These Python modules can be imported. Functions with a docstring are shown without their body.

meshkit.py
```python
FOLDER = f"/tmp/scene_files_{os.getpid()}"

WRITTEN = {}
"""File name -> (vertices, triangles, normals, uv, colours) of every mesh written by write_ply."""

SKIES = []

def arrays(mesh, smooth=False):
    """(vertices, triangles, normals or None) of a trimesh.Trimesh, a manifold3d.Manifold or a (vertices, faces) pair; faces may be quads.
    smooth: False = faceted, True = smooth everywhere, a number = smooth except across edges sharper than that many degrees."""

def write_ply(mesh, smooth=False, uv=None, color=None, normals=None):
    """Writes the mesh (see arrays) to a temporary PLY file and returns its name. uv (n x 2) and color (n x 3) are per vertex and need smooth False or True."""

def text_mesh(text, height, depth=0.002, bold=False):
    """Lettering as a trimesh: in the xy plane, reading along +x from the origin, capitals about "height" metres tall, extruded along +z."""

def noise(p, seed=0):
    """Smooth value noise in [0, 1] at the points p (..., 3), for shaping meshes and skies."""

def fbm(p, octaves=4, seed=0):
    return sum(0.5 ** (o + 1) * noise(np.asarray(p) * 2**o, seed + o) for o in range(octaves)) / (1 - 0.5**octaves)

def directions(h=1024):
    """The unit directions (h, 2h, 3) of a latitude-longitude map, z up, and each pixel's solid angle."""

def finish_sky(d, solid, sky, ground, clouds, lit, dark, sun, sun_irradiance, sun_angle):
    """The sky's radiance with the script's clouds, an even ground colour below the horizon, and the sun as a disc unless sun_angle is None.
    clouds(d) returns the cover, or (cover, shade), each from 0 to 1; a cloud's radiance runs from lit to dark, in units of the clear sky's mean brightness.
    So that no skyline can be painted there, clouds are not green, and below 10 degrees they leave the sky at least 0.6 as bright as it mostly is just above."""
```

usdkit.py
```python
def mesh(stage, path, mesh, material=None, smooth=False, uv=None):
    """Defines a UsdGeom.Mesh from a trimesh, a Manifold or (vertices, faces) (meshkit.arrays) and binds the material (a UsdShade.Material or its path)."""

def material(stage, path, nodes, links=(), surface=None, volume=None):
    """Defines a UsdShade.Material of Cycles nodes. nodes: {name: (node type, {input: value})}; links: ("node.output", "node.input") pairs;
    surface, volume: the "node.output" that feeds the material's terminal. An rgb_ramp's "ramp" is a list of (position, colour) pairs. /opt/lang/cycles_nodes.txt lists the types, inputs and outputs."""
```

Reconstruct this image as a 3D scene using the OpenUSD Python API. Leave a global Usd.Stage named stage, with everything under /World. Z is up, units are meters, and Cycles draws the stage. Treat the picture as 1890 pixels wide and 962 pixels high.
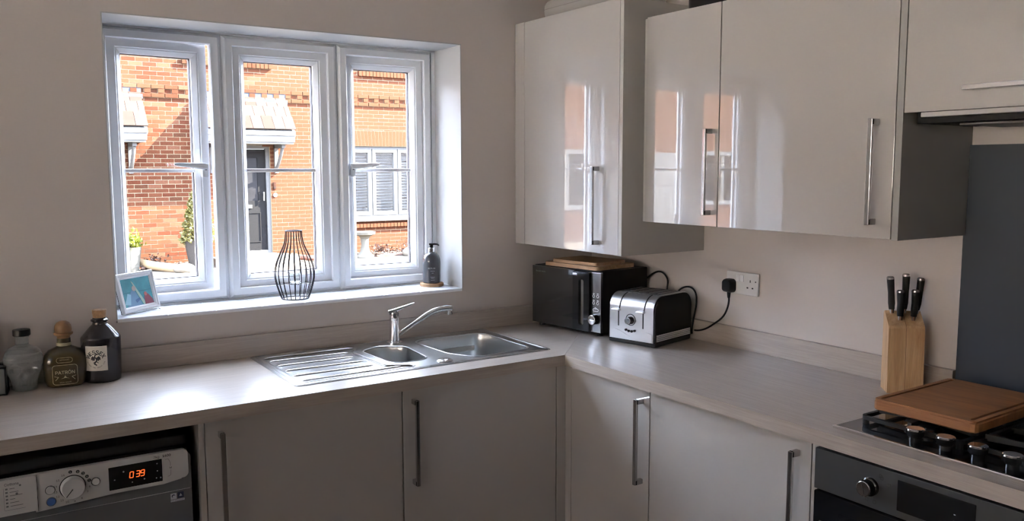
import math, random, numpy as np, trimesh, usdkit, meshkit
from trimesh.creation import extrude_polygon
from shapely.geometry import Polygon, LineString, Point, box as sbox
from shapely.ops import unary_union
from shapely import affinity
from pxr import Usd, UsdGeom, UsdLux, UsdShade, Gf, Sdf

rng = random.Random(7)
nrg = np.random.default_rng(7)
stage = Usd.Stage.CreateInMemory()
UsdGeom.SetStageUpAxis(stage, 'Z'); UsdGeom.SetStageMetersPerUnit(stage, 1.0)
world = UsdGeom.Xform.Define(stage, '/World'); stage.SetDefaultPrim(world.GetPrim())
UsdGeom.Scope.Define(stage, '/World/Looks')

# ------------------------------------------------------------------ camera, sky, sun, exposure
CAM = (-2.3642, -2.9373, 1.5562); YAW, PITCH, ROLL, FPX = 0.5836, 0.1066, -0.0022, 1566.75
EXPOSURE = 0.88
SUN_DIR = np.array([-2.67, 1.0, -1.95])            # the way the light travels: from the right, over the roof of our house
SUN_E, SKY_K = 24.0, 80.0
ADDED_CLOUD = (0.185, 0.208, 0.262)                       # unseen bright cloud added to lift the sky light, in the sky texture's units

def cam_axes():
    f = np.array([math.sin(YAW)*math.cos(PITCH), math.cos(YAW)*math.cos(PITCH), -math.sin(PITCH)])
    r = np.array([math.cos(YAW), -math.sin(YAW), 0]); u = np.cross(r, f)
    c, s = math.cos(ROLL), math.sin(ROLL)
    return c*r+s*u, -s*r+c*u, f
CR, CU, CF = cam_axes()
cam = UsdGeom.Camera.Define(stage, '/World/camera')
cam.CreateHorizontalApertureAttr(36.0); cam.CreateVerticalApertureAttr(36.0*962/1890)
cam.CreateFocalLengthAttr(36.0*FPX/1890); cam.CreateClippingRangeAttr(Gf.Vec2f(0.05, 500))
cam.AddTransformOp().Set(Gf.Matrix4d(*CR, 0, *CU, 0, *(-CF), 0, *CAM, 1))
cam.CreateExposureAttr(EXPOSURE)

def basis_to_z(d):                                  # matrix whose -z axis is d
    z = -np.array(d)/np.linalg.norm(d); x = np.cross([0, 0, 1.0], z); x /= np.linalg.norm(x); y = np.cross(z, x)
    return Gf.Matrix4d(*x, 0, *y, 0, *z, 0, 0, 0, 0, 1)
sun = UsdLux.DistantLight.Define(stage, '/World/sun')
sun.CreateIntensityAttr(SUN_E); sun.CreateColorAttr(Gf.Vec3f(1.0, 0.90, 0.76)); sun.CreateAngleAttr(0.53); sun.CreateNormalizeAttr(True)
sun.AddTransformOp().Set(basis_to_z(SUN_DIR))
sky_mat = usdkit.material(stage, '/World/Looks/sky', {
    'sky': ('sky_texture', {'sky_type': 'hosek_wilkie', 'sun_direction': tuple(-SUN_DIR/np.linalg.norm(SUN_DIR)), 'turbidity': 3.0, 'ground_albedo': 0.35}),
    'tint': ('mix', {'mix_type': 'multiply', 'fac': 1.0, 'color2': (1.0, 0.95, 1.0)}),
    'tc': ('texture_coordinate', {}), 'cn': ('noise_texture', {'scale': 2.2, 'detail': 5, 'roughness': 0.55}), 'cr': ('rgb_ramp', {'ramp': [(0.34, (0.6, 0.6, 0.6)), (0.56, (0.97, 0.97, 0.97))]}),
    'cl': ('mix', {'mix_type': 'mix', 'color2': ADDED_CLOUD}),
    'bg': ('background_shader', {'strength': SKY_K})},
    [('sky.color', 'tint.color1'), ('tint.color', 'cl.color1'), ('tc.generated', 'cn.vector'), ('cn.fac', 'cr.fac'), ('cr.color', 'cl.fac'), ('cl.color', 'bg.color')], surface='bg.background')
dome = UsdLux.DomeLight.Define(stage, '/World/sky')
dome.CreateIntensityAttr(1.0)
UsdShade.MaterialBindingAPI.Apply(dome.GetPrim()).Bind(sky_mat)

# ------------------------------------------------------------------ materials
def lin(h):
    c = [int(h[i:i+2], 16)/255 for i in (0, 2, 4)]
    return tuple(x/12.92 if x <= 0.04045 else ((x+0.055)/1.055)**2.4 for x in c)
MATS = {}
def mat(name, color=(0.5, 0.5, 0.5), rough=0.5, metal=0.0, var=0.0, scale=8.0, bump=0.0, bscale=None, stretch=None, detail=3, **kw):
    """Principled material; var: colour noise, bump: noise relief; stretch scales the object-space position."""
    if name in MATS: return MATS[name]
    if isinstance(color, str): color = lin(color)
    n = {'p': ('principled_bsdf', {'roughness': rough, 'metallic': metal, 'base_color': color, **kw})}; l = []
    if var or bump:
        n['g'] = ('geometry', {}); n['m'] = ('mapping', {'scale': stretch or (1, 1, 1)})
        l += [('g.position', 'm.vector')]
    if var:
        n['n'] = ('noise_texture', {'scale': scale, 'detail': detail, 'roughness': 0.6})
        lo = tuple(c*(1-var) for c in color); hi = tuple(min(1, c*(1+var)) for c in color)
        n['r'] = ('rgb_ramp', {'ramp': [(0.3, lo), (0.7, hi)]})
        l += [('m.vector', 'n.vector'), ('n.fac', 'r.fac'), ('r.color', 'p.base_color')]
    if bump:
        n['bn'] = ('noise_texture', {'scale': bscale or scale*4, 'detail': 2})
        n['b'] = ('bump', {'strength': bump, 'distance': 0.002})
        l += [('m.vector', 'bn.vector'), ('bn.fac', 'b.height'), ('b.normal', 'p.normal')]
    MATS[name] = usdkit.material(stage, '/World/Looks/'+name, n, l, surface='p.BSDF')
    return MATS[name]
def wood(name, dark, light, axis, scale=6.0, stretch=14.0, rough=0.35, fine=60, spec=0.5):
    if name in MATS: return MATS[name]
    s = [stretch]*3; s[axis] = 1.0
    s2 = [fine]*3; s2[axis] = 1.5
    d, h = lin(dark) if isinstance(dark, str) else dark, lin(light) if isinstance(light, str) else light
    mid = tuple((a+b)/2 for a, b in zip(d, h))
    MATS[name] = usdkit.material(stage, '/World/Looks/'+name, {
        'g': ('geometry', {}), 'm': ('mapping', {'scale': tuple(s)}), 'm2': ('mapping', {'scale': tuple(s2)}),
        'n': ('noise_texture', {'scale': scale, 'detail': 5, 'roughness': 0.6, 'distortion': 0.6}), 'n2': ('noise_texture', {'scale': 6.0, 'detail': 3, 'roughness': 0.6}),
        'r': ('rgb_ramp', {'ramp': [(0.28, d), (0.5, mid), (0.72, h)]}), 'r2': ('rgb_ramp', {'ramp': [(0.3, (0.90, 0.90, 0.90)), (0.65, (1.05, 1.05, 1.05))]}),
        'mx': ('mix', {'mix_type': 'multiply', 'fac': 1.0}), 'b': ('bump', {'strength': 0.05, 'distance': 0.001}),
        'p': ('principled_bsdf', {'roughness': rough, 'specular_ior_level': spec})},
        [('g.position', 'm.vector'), ('g.position', 'm2.vector'), ('m.vector', 'n.vector'), ('m2.vector', 'n2.vector'), ('n.fac', 'r.fac'), ('n2.fac', 'r2.fac'),
         ('r.color', 'mx.color1'), ('r2.color', 'mx.color2'), ('mx.color', 'p.base_color'), ('n2.fac', 'b.height'), ('b.normal', 'p.normal')], surface='p.BSDF')
    return MATS[name]
def pane_mat(name, tint=(0.97, 0.985, 0.98)):         # clear pane; the mirror share grows with the angle alike on both faces
    MATS[name] = usdkit.material(stage, '/World/Looks/'+name, {
        'w': ('layer_weight', {'blend': 0.5}), 'p4': ('math', {'math_type': 'power', 'value2': 4.0}), 'ma': ('math', {'math_type': 'multiply_add', 'value2': 0.7, 'value3': 0.035}),
        't': ('transparent_bsdf', {'color': tint}), 'gl': ('glossy_bsdf', {'color': (1, 1, 1), 'roughness': 0.0}), 'x': ('mix_closure', {})},
        [('w.facing', 'p4.value1'), ('p4.value', 'ma.value1'), ('ma.value', 'x.fac'), ('t.BSDF', 'x.closure1'), ('gl.BSDF', 'x.closure2')], surface='x.closure')
    return MATS[name]
def glow(name, color, k):
    MATS[name] = usdkit.material(stage, '/World/Looks/'+name, {'e': ('emission', {'color': color, 'strength': k})}, [], surface='e.emission')
    return MATS[name]

wall_paint = mat('wall_paint', (0.56, 0.50, 0.46), 0.65, bump=0.06, bscale=220)
ceil_paint = mat('ceiling_paint', (0.82, 0.80, 0.77), 0.8)
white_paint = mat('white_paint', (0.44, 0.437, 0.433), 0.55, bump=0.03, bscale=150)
upvc = mat('white_plastic_frame', (0.82, 0.83, 0.85), 0.28)
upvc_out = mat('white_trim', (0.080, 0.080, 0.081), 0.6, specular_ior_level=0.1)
rubber_shade = mat('black_gasket', (0.02, 0.015, 0.02), 0.6)  # gasket rubber, its black also standing in for shaded rebates
gloss = mat('gloss_cabinet', (0.46, 0.43, 0.40), 0.3, bump=0.02, bscale=130, coat_weight=1.0, coat_roughness=0.02, coat_ior=2.1)
carcass = mat('cabinet_side', (0.43, 0.41, 0.385), 0.32)
dark_in = mat('dark_recess', (0.02, 0.02, 0.02), 0.8)
worktop_x = wood('worktop_oak_long', 'a3988f', 'b1a69c', 0, 5.0, 16.0, 0.32, 90)
worktop_y = wood('worktop_oak_cross', 'a3988f', 'b1a69c', 1, 5.0, 16.0, 0.28, 90)
chrome = mat('chrome', (0.80, 0.80, 0.82), 0.07, 1.0)
dark_chrome = mat('polished_handle', (0.55, 0.55, 0.56), 0.13, 1.0)
steel = mat('brushed_steel', (0.60, 0.60, 0.60), 0.24, 1.0, bump=0.05, bscale=60, stretch=(2, 40, 40))
steel_bowl = mat('bowl_steel', (0.52, 0.52, 0.51), 0.30, 1.0, bump=0.04, bscale=80)
black_gloss = mat('black_gloss', (0.008, 0.008, 0.009), 0.06)
black_glass = mat('black_glass', (0.005, 0.005, 0.006), 0.04)
black_plastic = mat('black_plastic', (0.009, 0.009, 0.010), 0.4, specular_ior_level=0.3)
black_matte = mat('black_matte', (0.010, 0.010, 0.011), 0.6, specular_ior_level=0.2)
cast_iron = mat('cast_iron', (0.012, 0.012, 0.013), 0.45, bump=0.2, bscale=500)
tile_glaze = mat('sill_tile', (0.86, 0.88, 0.92), 0.14, var=0.04, scale=20)
grout = mat('grout', (0.86, 0.86, 0.86), 0.8)
window_glass = pane_mat('window_glass')
skull_glass = mat('skull_glass', (0.70, 0.73, 0.72), 0.06, transmission_weight=0.82, ior=1.45, coat_weight=0.5)
clear_glass = mat('clear_glass', (0.95, 0.97, 0.97), 0.02, transmission_weight=1.0, ior=1.45)

# ------------------------------------------------------------------ mesh helpers
def cat(*ms):
    ms = [m for m in (ms[0] if len(ms) == 1 and isinstance(ms[0], (list, tuple)) else ms)]
    return trimesh.util.concatenate(ms) if len(ms) > 1 else ms[0]
def bx(x0, y0, z0, x1, y1, z1):
    m = trimesh.creation.box([abs(x1-x0), abs(y1-y0), abs(z1-z0)]); m.apply_translation([(x0+x1)/2, (y0+y1)/2, (z0+z1)/2]); return m
def rbx(x0, y0, z0, x1, y1, z1, r=0.003, seg=2):
    """A box with rounded edges."""
    x0, x1 = sorted((x0, x1)); y0, y1 = sorted((y0, y1)); z0, z1 = sorted((z0, z1))
    r = min(r, (x1-x0)/2.01, (y1-y0)/2.01, (z1-z0)/2.01)
    a = np.linspace(0, math.pi/2, seg+1); pts = []
    for t in a:
        for p in a: pts.append((math.cos(t)*math.cos(p), math.cos(t)*math.sin(p), math.sin(t)))
    pts = np.unique(np.round(np.array(pts), 6), axis=0); out = []
    for sx in (-1, 1):
        for sy in (-1, 1):
            for sz in (-1, 1):
                c = np.array([x1-r if sx > 0 else x0+r, y1-r if sy > 0 else y0+r, z1-r if sz > 0 else z0+r])
                out.append(c+pts*[sx*r, sy*r, sz*r])
    return trimesh.Trimesh(np.vstack(out)).convex_hull
def cyl(p0, p1, r, n=24, r1=None):
    return tube([p0, p1], [r, r if r1 is None else r1], n)
def tube(pts, r, n=10, closed=False):
    p = np.asarray(pts, float); k = len(p); rr = np.broadcast_to(np.asarray(r, float), (k,))
    if closed: t = np.roll(p, -1, 0)-np.roll(p, 1, 0)
    else: t = np.gradient(p, axis=0)
    t /= np.linalg.norm(t, axis=1, keepdims=True)+1e-12
    ref = np.array([0, 0, 1.0]) if abs(t[0, 2]) < 0.9 else np.array([1.0, 0, 0])
    a = np.cross(t[0], ref); a /= np.linalg.norm(a); A = []
    for i in range(k):
        a = a-t[i]*(a@t[i]); a /= np.linalg.norm(a); A.append(a.copy())
    A = np.array(A); B = np.cross(t, A); th = np.arange(n)*2*math.pi/n
    v = p[:, None]+rr[:, None, None]*(np.cos(th)[None, :, None]*A[:, None]+np.sin(th)[None, :, None]*B[:, None])
    return loft(list(v), closed=closed)
def loft(rings, cap0=True, cap1=True, closed=False):
    R = np.array(rings); k, n = R.shape[:2]; V = R.reshape(-1, 3); F = []
    idx = np.arange(n); nx = (idx+1) % n
    for i in range(k if closed else k-1):
        a, b = i*n, ((i+1) % k)*n
        F.append(np.stack([a+idx, a+nx, b+nx], 1)); F.append(np.stack([a+idx, b+nx, b+idx], 1))
    if not closed:
        if cap0: V = np.vstack([V, R[0].mean(0)]); F.append(np.stack([np.full(n, len(V)-1), nx, idx], 1))
        if cap1: V = np.vstack([V, R[-1].mean(0)]); F.append(np.stack([np.full(n, len(V)-1), (k-1)*n+idx, (k-1)*n+nx], 1))
    m = trimesh.Trimesh(V, np.vstack(F), process=False)
    if m.is_watertight and m.volume < 0: m.invert()
    return m
def lathe(prof, n=40, sy=1.0):
    th = np.arange(n)*2*math.pi/n
    return loft([np.stack([r*np.cos(th), sy*r*np.sin(th), np.full(n, z)], 1) for r, z in prof])
def sup(hx, hy, e, n, z):
    th = np.arange(n)*2*math.pi/n; c, s = np.cos(th), np.sin(th)
    return np.stack([hx*np.sign(c)*np.abs(c)**(2/e), hy*np.sign(s)*np.abs(s)**(2/e), np.full(n, z)], 1)
def ext(poly, h):
    g = getattr(poly, 'geoms', [poly])
    return cat([extrude_polygon(q, h, engine='earcut') for q in g if q.area > 1e-10])
def face_y(m, x=0, y=0, z=0):                       # a flat shape (u right, v up, depth towards the viewer) set on a face looking at -y
    m = m.copy(); v = m.vertices; m.vertices = np.stack([v[:, 0]+x, y-v[:, 2], v[:, 1]+z], 1); return m
def face_x(m, x=0, y=0, z=0):                       # the same on a face looking at -x
    m = m.copy(); v = m.vertices; m.vertices = np.stack([x-v[:, 2], y-v[:, 0], v[:, 1]+z], 1); return m
def wrap(m, R):                                     # bends a front-facing (face_y) patch about a vertical axis, radius R
    m = m.copy(); v = m.vertices; a = v[:, 0]/R; rad = R-v[:, 1]
    m.vertices = np.stack([rad*np.sin(a), -rad*np.cos(a), v[:, 2]], 1); return m
def text(s, h, d=0.0006, bold=False, center=True):
    m = meshkit.text_mesh(s, h, d, bold)
    if center: m.apply_translation([-m.bounds[:, 0].mean(), -h/2, 0])
    return m
def rrect(x0, y0, x1, y1, r, q=6):
    return sbox(x0+r, y0+r, x1-r, y1-r).buffer(r, quad_segs=q)
def mitre(x0, x1, z0, z1, prof):
    """A mitred rectangular frame in the x-z plane; prof: closed list of (inset, y)."""
    n = len(prof); V = []
    for i, y in prof: V += [(x0+i, y, z0+i), (x1-i, y, z0+i), (x1-i, y, z1-i), (x0+i, y, z1-i)]
    F = []
    for a in range(n):
        b = (a+1) % n
        for c in range(4):
            d = (c+1) % 4; F += [(a*4+c, a*4+d, b*4+d), (a*4+c, b*4+d, b*4+c)]
    m = trimesh.Trimesh(np.array(V, float), F, process=False)
    if m.volume < 0: m.invert()
    return m
def rotz(m, deg, at=(0, 0, 0)):
    m = m.copy(); m.apply_transform(trimesh.transformations.rotation_matrix(math.radians(deg), [0, 0, 1], at)); return m
def rot(m, deg, ax, at=(0, 0, 0)):
    m = m.copy(); m.apply_transform(trimesh.transformations.rotation_matrix(math.radians(deg), ax, at)); return m
def mv(m, x=0, y=0, z=0):
    m = m.copy(); m.apply_translation([x, y, z]); return m
def resample(poly, n):
    l = poly.exterior; return np.array([l.interpolate(i/n, normalized=True).coords[0] for i in range(n)])

# ------------------------------------------------------------------ stage helpers
USED = {}
def numbered(parent, name):
    k = USED.setdefault((str(parent), name), 0); USED[(str(parent), name)] += 1
    return name if k == 0 else f'{name}_{k:03d}'
def data(p, label=None, category=None, group=None, kind=None):
    for k, v in (('label', label), ('category', category), ('group', group), ('kind', kind)):
        if v: p.SetCustomDataByKey(k, v)
def thing(name, label=None, category=None, loc=(0, 0, 0), rz=0, group=None, kind=None):
    x = UsdGeom.Xform.Define(stage, '/World/'+numbered('/World', name))
    x.AddTranslateOp().Set(Gf.Vec3d(*map(float, loc)))
    if rz: x.AddRotateZOp().Set(float(rz))
    data(x.GetPrim(), label, category, group, kind); return x.GetPrim()
def part(parent, name, mesh, m, label=None, smooth=30, kind=None):
    base = parent.GetPath(); g = usdkit.mesh(stage, f'{base}/{numbered(base, name)}', mesh, m, smooth=smooth)
    data(g.GetPrim(), label, None, None, kind); return g.GetPrim()
def sub(parent, name, label=None):                  # an Xform that only holds sub-parts
    base = parent.GetPath(); x = UsdGeom.Xform.Define(stage, f'{base}/{numbered(base, name)}'); data(x.GetPrim(), label); return x.GetPrim()
def single(name, mesh, m, label=None, category=None, group=None, kind=None, smooth=30):
    g = usdkit.mesh(stage, '/World/'+numbered('/World', name), mesh, m, smooth=smooth)
    data(g.GetPrim(), label, category, group, kind); return g.GetPrim()
def struct(name, mesh, m, label=None, smooth=False):
    return single(name, mesh, m, label, None, None, 'structure', smooth)

# ================================================================== THE ROOM
WX0, WX1, WZ0, WZ1 = -1.944, -0.662, 1.083, 2.045     # window opening
FY = 0.215                                            # face of the window frame
hole = sbox(WX0, WZ0-0.012, WX1, WZ1)
wallp = sbox(-12.9, -0.3, 24.0, 5.0).difference(hole)
struct('wall_back', face_y(ext(wallp, 0.30), 0, 0.30, 0), wall_paint, 'beige kitchen wall with the window in it')
struct('wall_right', bx(0, -6.0, -0.05, 0.25, 0, 2.45), wall_paint, 'beige kitchen wall behind the wall cabinets')
# a window added in the unseen left wall lets in fill light
lw = sbox(-6.0, -0.05, 0, 2.45).difference(sbox(-4.5, 1.3, -0.6, 2.2))
struct('wall_left', mv(rotz(face_y(ext(lw, 0.2)), 90), -7.2, 0, 0), wall_paint, 'plain wall on the far left of the kitchen, with an opening added for fill light')
floor_m = wood('floor_boards', '3f352b', '5c4d3e', 1, 4, 8, 0.4, 50)
struct('floor', bx(-7.2, -6.2, -0.05, 0.25, 0, 0), floor_m, 'wood effect kitchen floor')
struct('ceiling', bx(-7.2, -6.2, 2.40, 0.25, 0, 2.5), ceil_paint, 'white kitchen ceiling')
struct('wall_front', bx(-7.2, -6.2, -0.05, 0.25, -6.0, 2.45), mat('feature_paint', (0.16, 0.16, 0.17), 0.7), 'unseen wall behind the camera, dark grey to cut bounced light')  # grey chosen to keep bounced light off the surfaces facing it
d1 = thing('window_2', 'wide white window added out of view in the left wall for fill light', None, (-7.1, -4.5, 1.3), kind='structure')  # unseen window, added as the source of the fill light
for i in range(4):
    part(d1, 'frame', mv(rotz(mitre(0.001, 0.974, 0.001, 0.899, [(0, -0.03), (0.06, -0.03), (0.06, 0.03), (0, 0.03)]), 90), 0, 0.975*i, 0), upvc)
    part(d1, 'pane', bx(-0.004, 0.975*i+0.055, 0.055, 0.004, 0.975*i+0.92, 0.845), window_glass)
struct('added_wall_outside', bx(-13.4, -11.0, -0.3, -13.0, 4.0, 2.15), mat('cream_render', (0.82, 0.70, 0.57), 0.9), 'unseen cream wall added to bounce sunlight in through the added left window')  # added reflector wall, throws warm sunlight level into the room
struct('added_wall_outside', bx(-14.6, -14.0, -0.3, -14.2, 7.0, 7.0), mat('brown_house', (0.07, 0.05, 0.04), 0.9), 'unseen dark brown slab added behind the cream wall to block sky light')  # added blocker, keeps steep sky light off the base doors
# white plaster lining of the window recess
lin_ = mitre(WX0, WX1, WZ0-0.02, WZ1, [(0.0005, 0.0005), (0.004, -0.001), (0.004, 0.30), (0.0005, 0.30)])
lin_.merge_vertices()
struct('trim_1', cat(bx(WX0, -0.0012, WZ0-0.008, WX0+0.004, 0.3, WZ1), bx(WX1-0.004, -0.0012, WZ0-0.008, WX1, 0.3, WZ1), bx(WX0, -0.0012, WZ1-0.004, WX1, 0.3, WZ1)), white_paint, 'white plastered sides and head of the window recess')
# tiled sill
sill = thing('trim_2', 'white glazed tiled window sill', None, (0, 0, 0), kind='structure')
part(sill, 'grout', bx(WX0+0.004, -0.001, WZ0-0.012, WX1-0.004, FY+0.02, WZ0-0.002), grout)
xs = [WX0+0.004]+[x for x in np.arange(-1.786, -0.7, 0.1555)]+[WX1-0.004]
for a, b in zip(xs[:-1], xs[1:]):
    for y0, y1 in ((-0.0015, 0.0985), (0.1015, FY+0.01)):
        part(sill, 'tile', rbx(a+0.0013, y0, WZ0-0.010, b-0.0013, y1, WZ0, 0.0015, 1), tile_glaze, smooth=False)

# ---- window_1: three lights
win = thing('window_1', 'white plastic casement window of three lights over the sink', None, (0, 0, 0), kind='structure')
MC = (-1.5275, -1.0925)
cells = [(-1.9415, MC[0]), MC, (MC[1], -0.6805)]
frames = []
for i, (a, b) in enumerate(cells):
    frames.append(mitre(a, b, 1.0865, 2.0375, [(0.0, FY+0.004), (0.013, FY-0.010), (0.036, FY-0.010), (0.039, FY-0.006), (0.039, FY+0.024), (0.018, FY+0.024), (0.018, FY+0.075), (0.0, FY+0.075)]))
frames += [bx(WX0-0.01, FY-0.004, 2.036, WX1+0.01, FY+0.075, 2.05), bx(WX0-0.01, FY-0.004, 1.07, WX1+0.01, FY+0.075, 1.088), bx(-0.682, FY-0.004, 1.08, -0.65, FY+0.075, 2.05), bx(-1.96, FY-0.004, 1.08, -1.94, FY+0.075, 2.05)]
part(win, 'frame', cat(frames), upvc)
part(win, 'hinge_gasket_shade', bx(-0.7204, FY+0.010, 1.124, -0.7165, FY+0.022, 2.0), rubber_shade)  # dark strip for the shadowed hinge gap together with its seal
sashes = [(-1.903, -1.574, 4.6, 'l'), (-1.4885, -1.1315, 0, ''), (-1.0535, -0.7205, -3.2, 'r')]
for i, (a, b, ang, hinge) in enumerate(sashes):
    z0, z1 = WZ0+0.0395, WZ1-0.0455
    at = (a if hinge == 'l' else b, FY+0.03, 0)
    T = lambda m: rotz(m, ang, at)
    prof = [(0, FY+0.004), (0.026, FY+0.004), (0.029, FY+0.008), (0.032, FY+0.008), (0.047, FY+0.022), (0.047, FY+0.062), (0.0, FY+0.062)]
    c = part(win, 'casement', T(mitre(a, b, z0, z1, prof)), upvc)
    part(c, 'pane', T(bx(a+0.04, FY+0.030, z0+0.04, b-0.04, FY+0.034, z1-0.04)), window_glass)
    part(c, 'gasket_shade', T(mitre(a+0.0455, b-0.0455, z0+0.0455, z1-0.0455, [(0, FY+0.035), (0.004, FY+0.035), (0.004, FY+0.05), (0, FY+0.05)])), rubber_shade)  # dark ring: outer seal plus the shade on the outer sash
    part(c, 'glazing_bar', T(rbx(a+0.047, FY+0.021, 1.549, b-0.047, FY+0.043, 1.562, 0.003)), upvc)
    if hinge:                                         # locking lever handle
        s = 1 if hinge == 'l' else -1
        hx = (b-0.022) if s > 0 else (a+0.024)
        y = FY+0.004
        lever = loft([sup(0.011, 0.008, 3, 16, 0), sup(0.012, 0.010, 3, 16, 0.02), sup(0.009, 0.008, 3, 16, 0.05), sup(0.008, 0.0055, 3, 16, 0.085), sup(0.004, 0.004, 3, 16, 0.115)])
        lever = rot(lever, -s*86, [0, 1, 0])
        h = part(c, 'handle', T(mv(lever, hx+s*0.006, y-0.022, 1.570)), upvc)
        part(c, 'handle_base', T(cat(rbx(hx-0.012, y-0.02, 1.530, hx+0.012, y, 1.582, 0.006), cyl((hx, y-0.025, 1.565), (hx, y, 1.565), 0.011))), upvc)
        part(c, 'lock', T(cyl((hx, y-0.0265, 1.562), (hx, y-0.02, 1.562), 0.005, 16)), black_plastic)

# ================================================================== OUTSIDE: the house opposite
HY = 14.0; CO, BR = 0.08, 0.24                        # course and brick module there
def proj(p):
    d = np.asarray(p, float)-CAM; z = d@CF
    return 945+FPX*(d@CR)/z, 481-FPX*(d@CU)/z
brick_tones = ['462a1e', '40251a', '4b3125', '3d2117', '44281c', '3a241a']
brick_mats = [mat(f'brick_{i}', c, 0.95, var=0.12, scale=25, specular_ior_level=0.03) for i, c in enumerate(brick_tones)]
MATS['brick_many'] = usdkit.material(stage, '/World/Looks/brick_many', {
    'g': ('geometry', {}), 'r': ('rgb_ramp', {'interpolate': False, 'ramp': [(i/6, lin(c)) for i, c in enumerate(brick_tones)]}), 'p': ('principled_bsdf', {'roughness': 0.95, 'specular_ior_level': 0.03})},
    [('g.random_per_island', 'r.fac'), ('r.color', 'p.base_color')], surface='p.BSDF')
mortar = mat('mortar', '766d5b', 0.9, var=0.06, scale=12, specular_ior_level=0.03)
MATS['brick_far'] = usdkit.material(stage, '/World/Looks/brick_far', {
    'g': ('geometry', {}), 'm': ('mapping', {'rotation': (math.pi/2, 0, 0)}), 'b': ('brick_texture', {'scale': 1.0, 'brick_width': BR, 'row_height': CO, 'mortar_size': 0.006, 'color1': lin('44281c'), 'color2': lin('3d2117'), 'mortar': lin('4c4438')}), 'p': ('principled_bsdf', {'roughness': 0.95, 'specular_ior_level': 0.03})},
    [('g.position', 'm.vector'), ('m.vector', 'b.vector'), ('b.color', 'p.base_color')], surface='p.BSDF')
house = thing('brick_house', 'orange brick house with two tiled door porches seen through the window', 'house', (0, HY, -0.3))
O = lambda m: mv(m, 0, -HY, 0.3)                      # world to the house's own space
DOORS = [(2.03, 3.02), (-0.67, 0.32)]
openings = [sbox(a, -0.3, b, 2.05) for a, b in DOORS]+[sbox(4.30, 0.48, 7.0, 2.06)]
op = unary_union(openings)
BX0, BX1, BZ0, BZ1 = -1.8, 7.2, -0.3, 4.02
core = sbox(BX0, BZ0, BX1, BZ1).difference(op)
part(house, 'wall', O(face_y(ext(core, 0.2), 0, HY+0.198, 0)), mortar, smooth=False)
outer = sbox(-42, -0.3, 18, 4.75).difference(sbox(BX0, BZ0, BX1, BZ1))
part(house, 'outer_wall', O(face_y(ext(outer, 0.25), 0, HY+0.25, 0)), MATS['brick_far'], smooth=False)
roof_m = mat('roof_tiles', '8a6656', 0.8, var=0.15, scale=6)
part(house, 'roof', O(cat(trimesh.Trimesh([(-42.3, HY-0.3, 4.75), (18.3, HY-0.3, 4.75), (18.3, HY+4.2, 6.3), (-42.3, HY+4.2, 6.3), (-42.3, HY-0.3, 4.6), (18.3, HY-0.3, 4.6), (18.3, HY+4.2, 6.1), (-42.3, HY+4.2, 6.1)],
     [(0, 1, 2), (0, 2, 3), (4, 6, 5), (4, 7, 6), (0, 4, 5), (0, 5, 1), (3, 2, 6), (3, 6, 7), (0, 3, 7), (0, 7, 4), (1, 5, 6), (1, 6, 2)]))), roof_m, smooth=False)
panes = [((230, 100), (358, 510)), ((450, 112), (582, 500)), ((645, 128), (754, 488))]
def seen(x, z, y=HY):
    px, py = proj((x, y, z)); return any(a[0] < px < b[0] and a[1] < py < b[1] for a, b in panes)
J = 0.0055
bricks = []                                           # (centre x, z, mesh)
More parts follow.
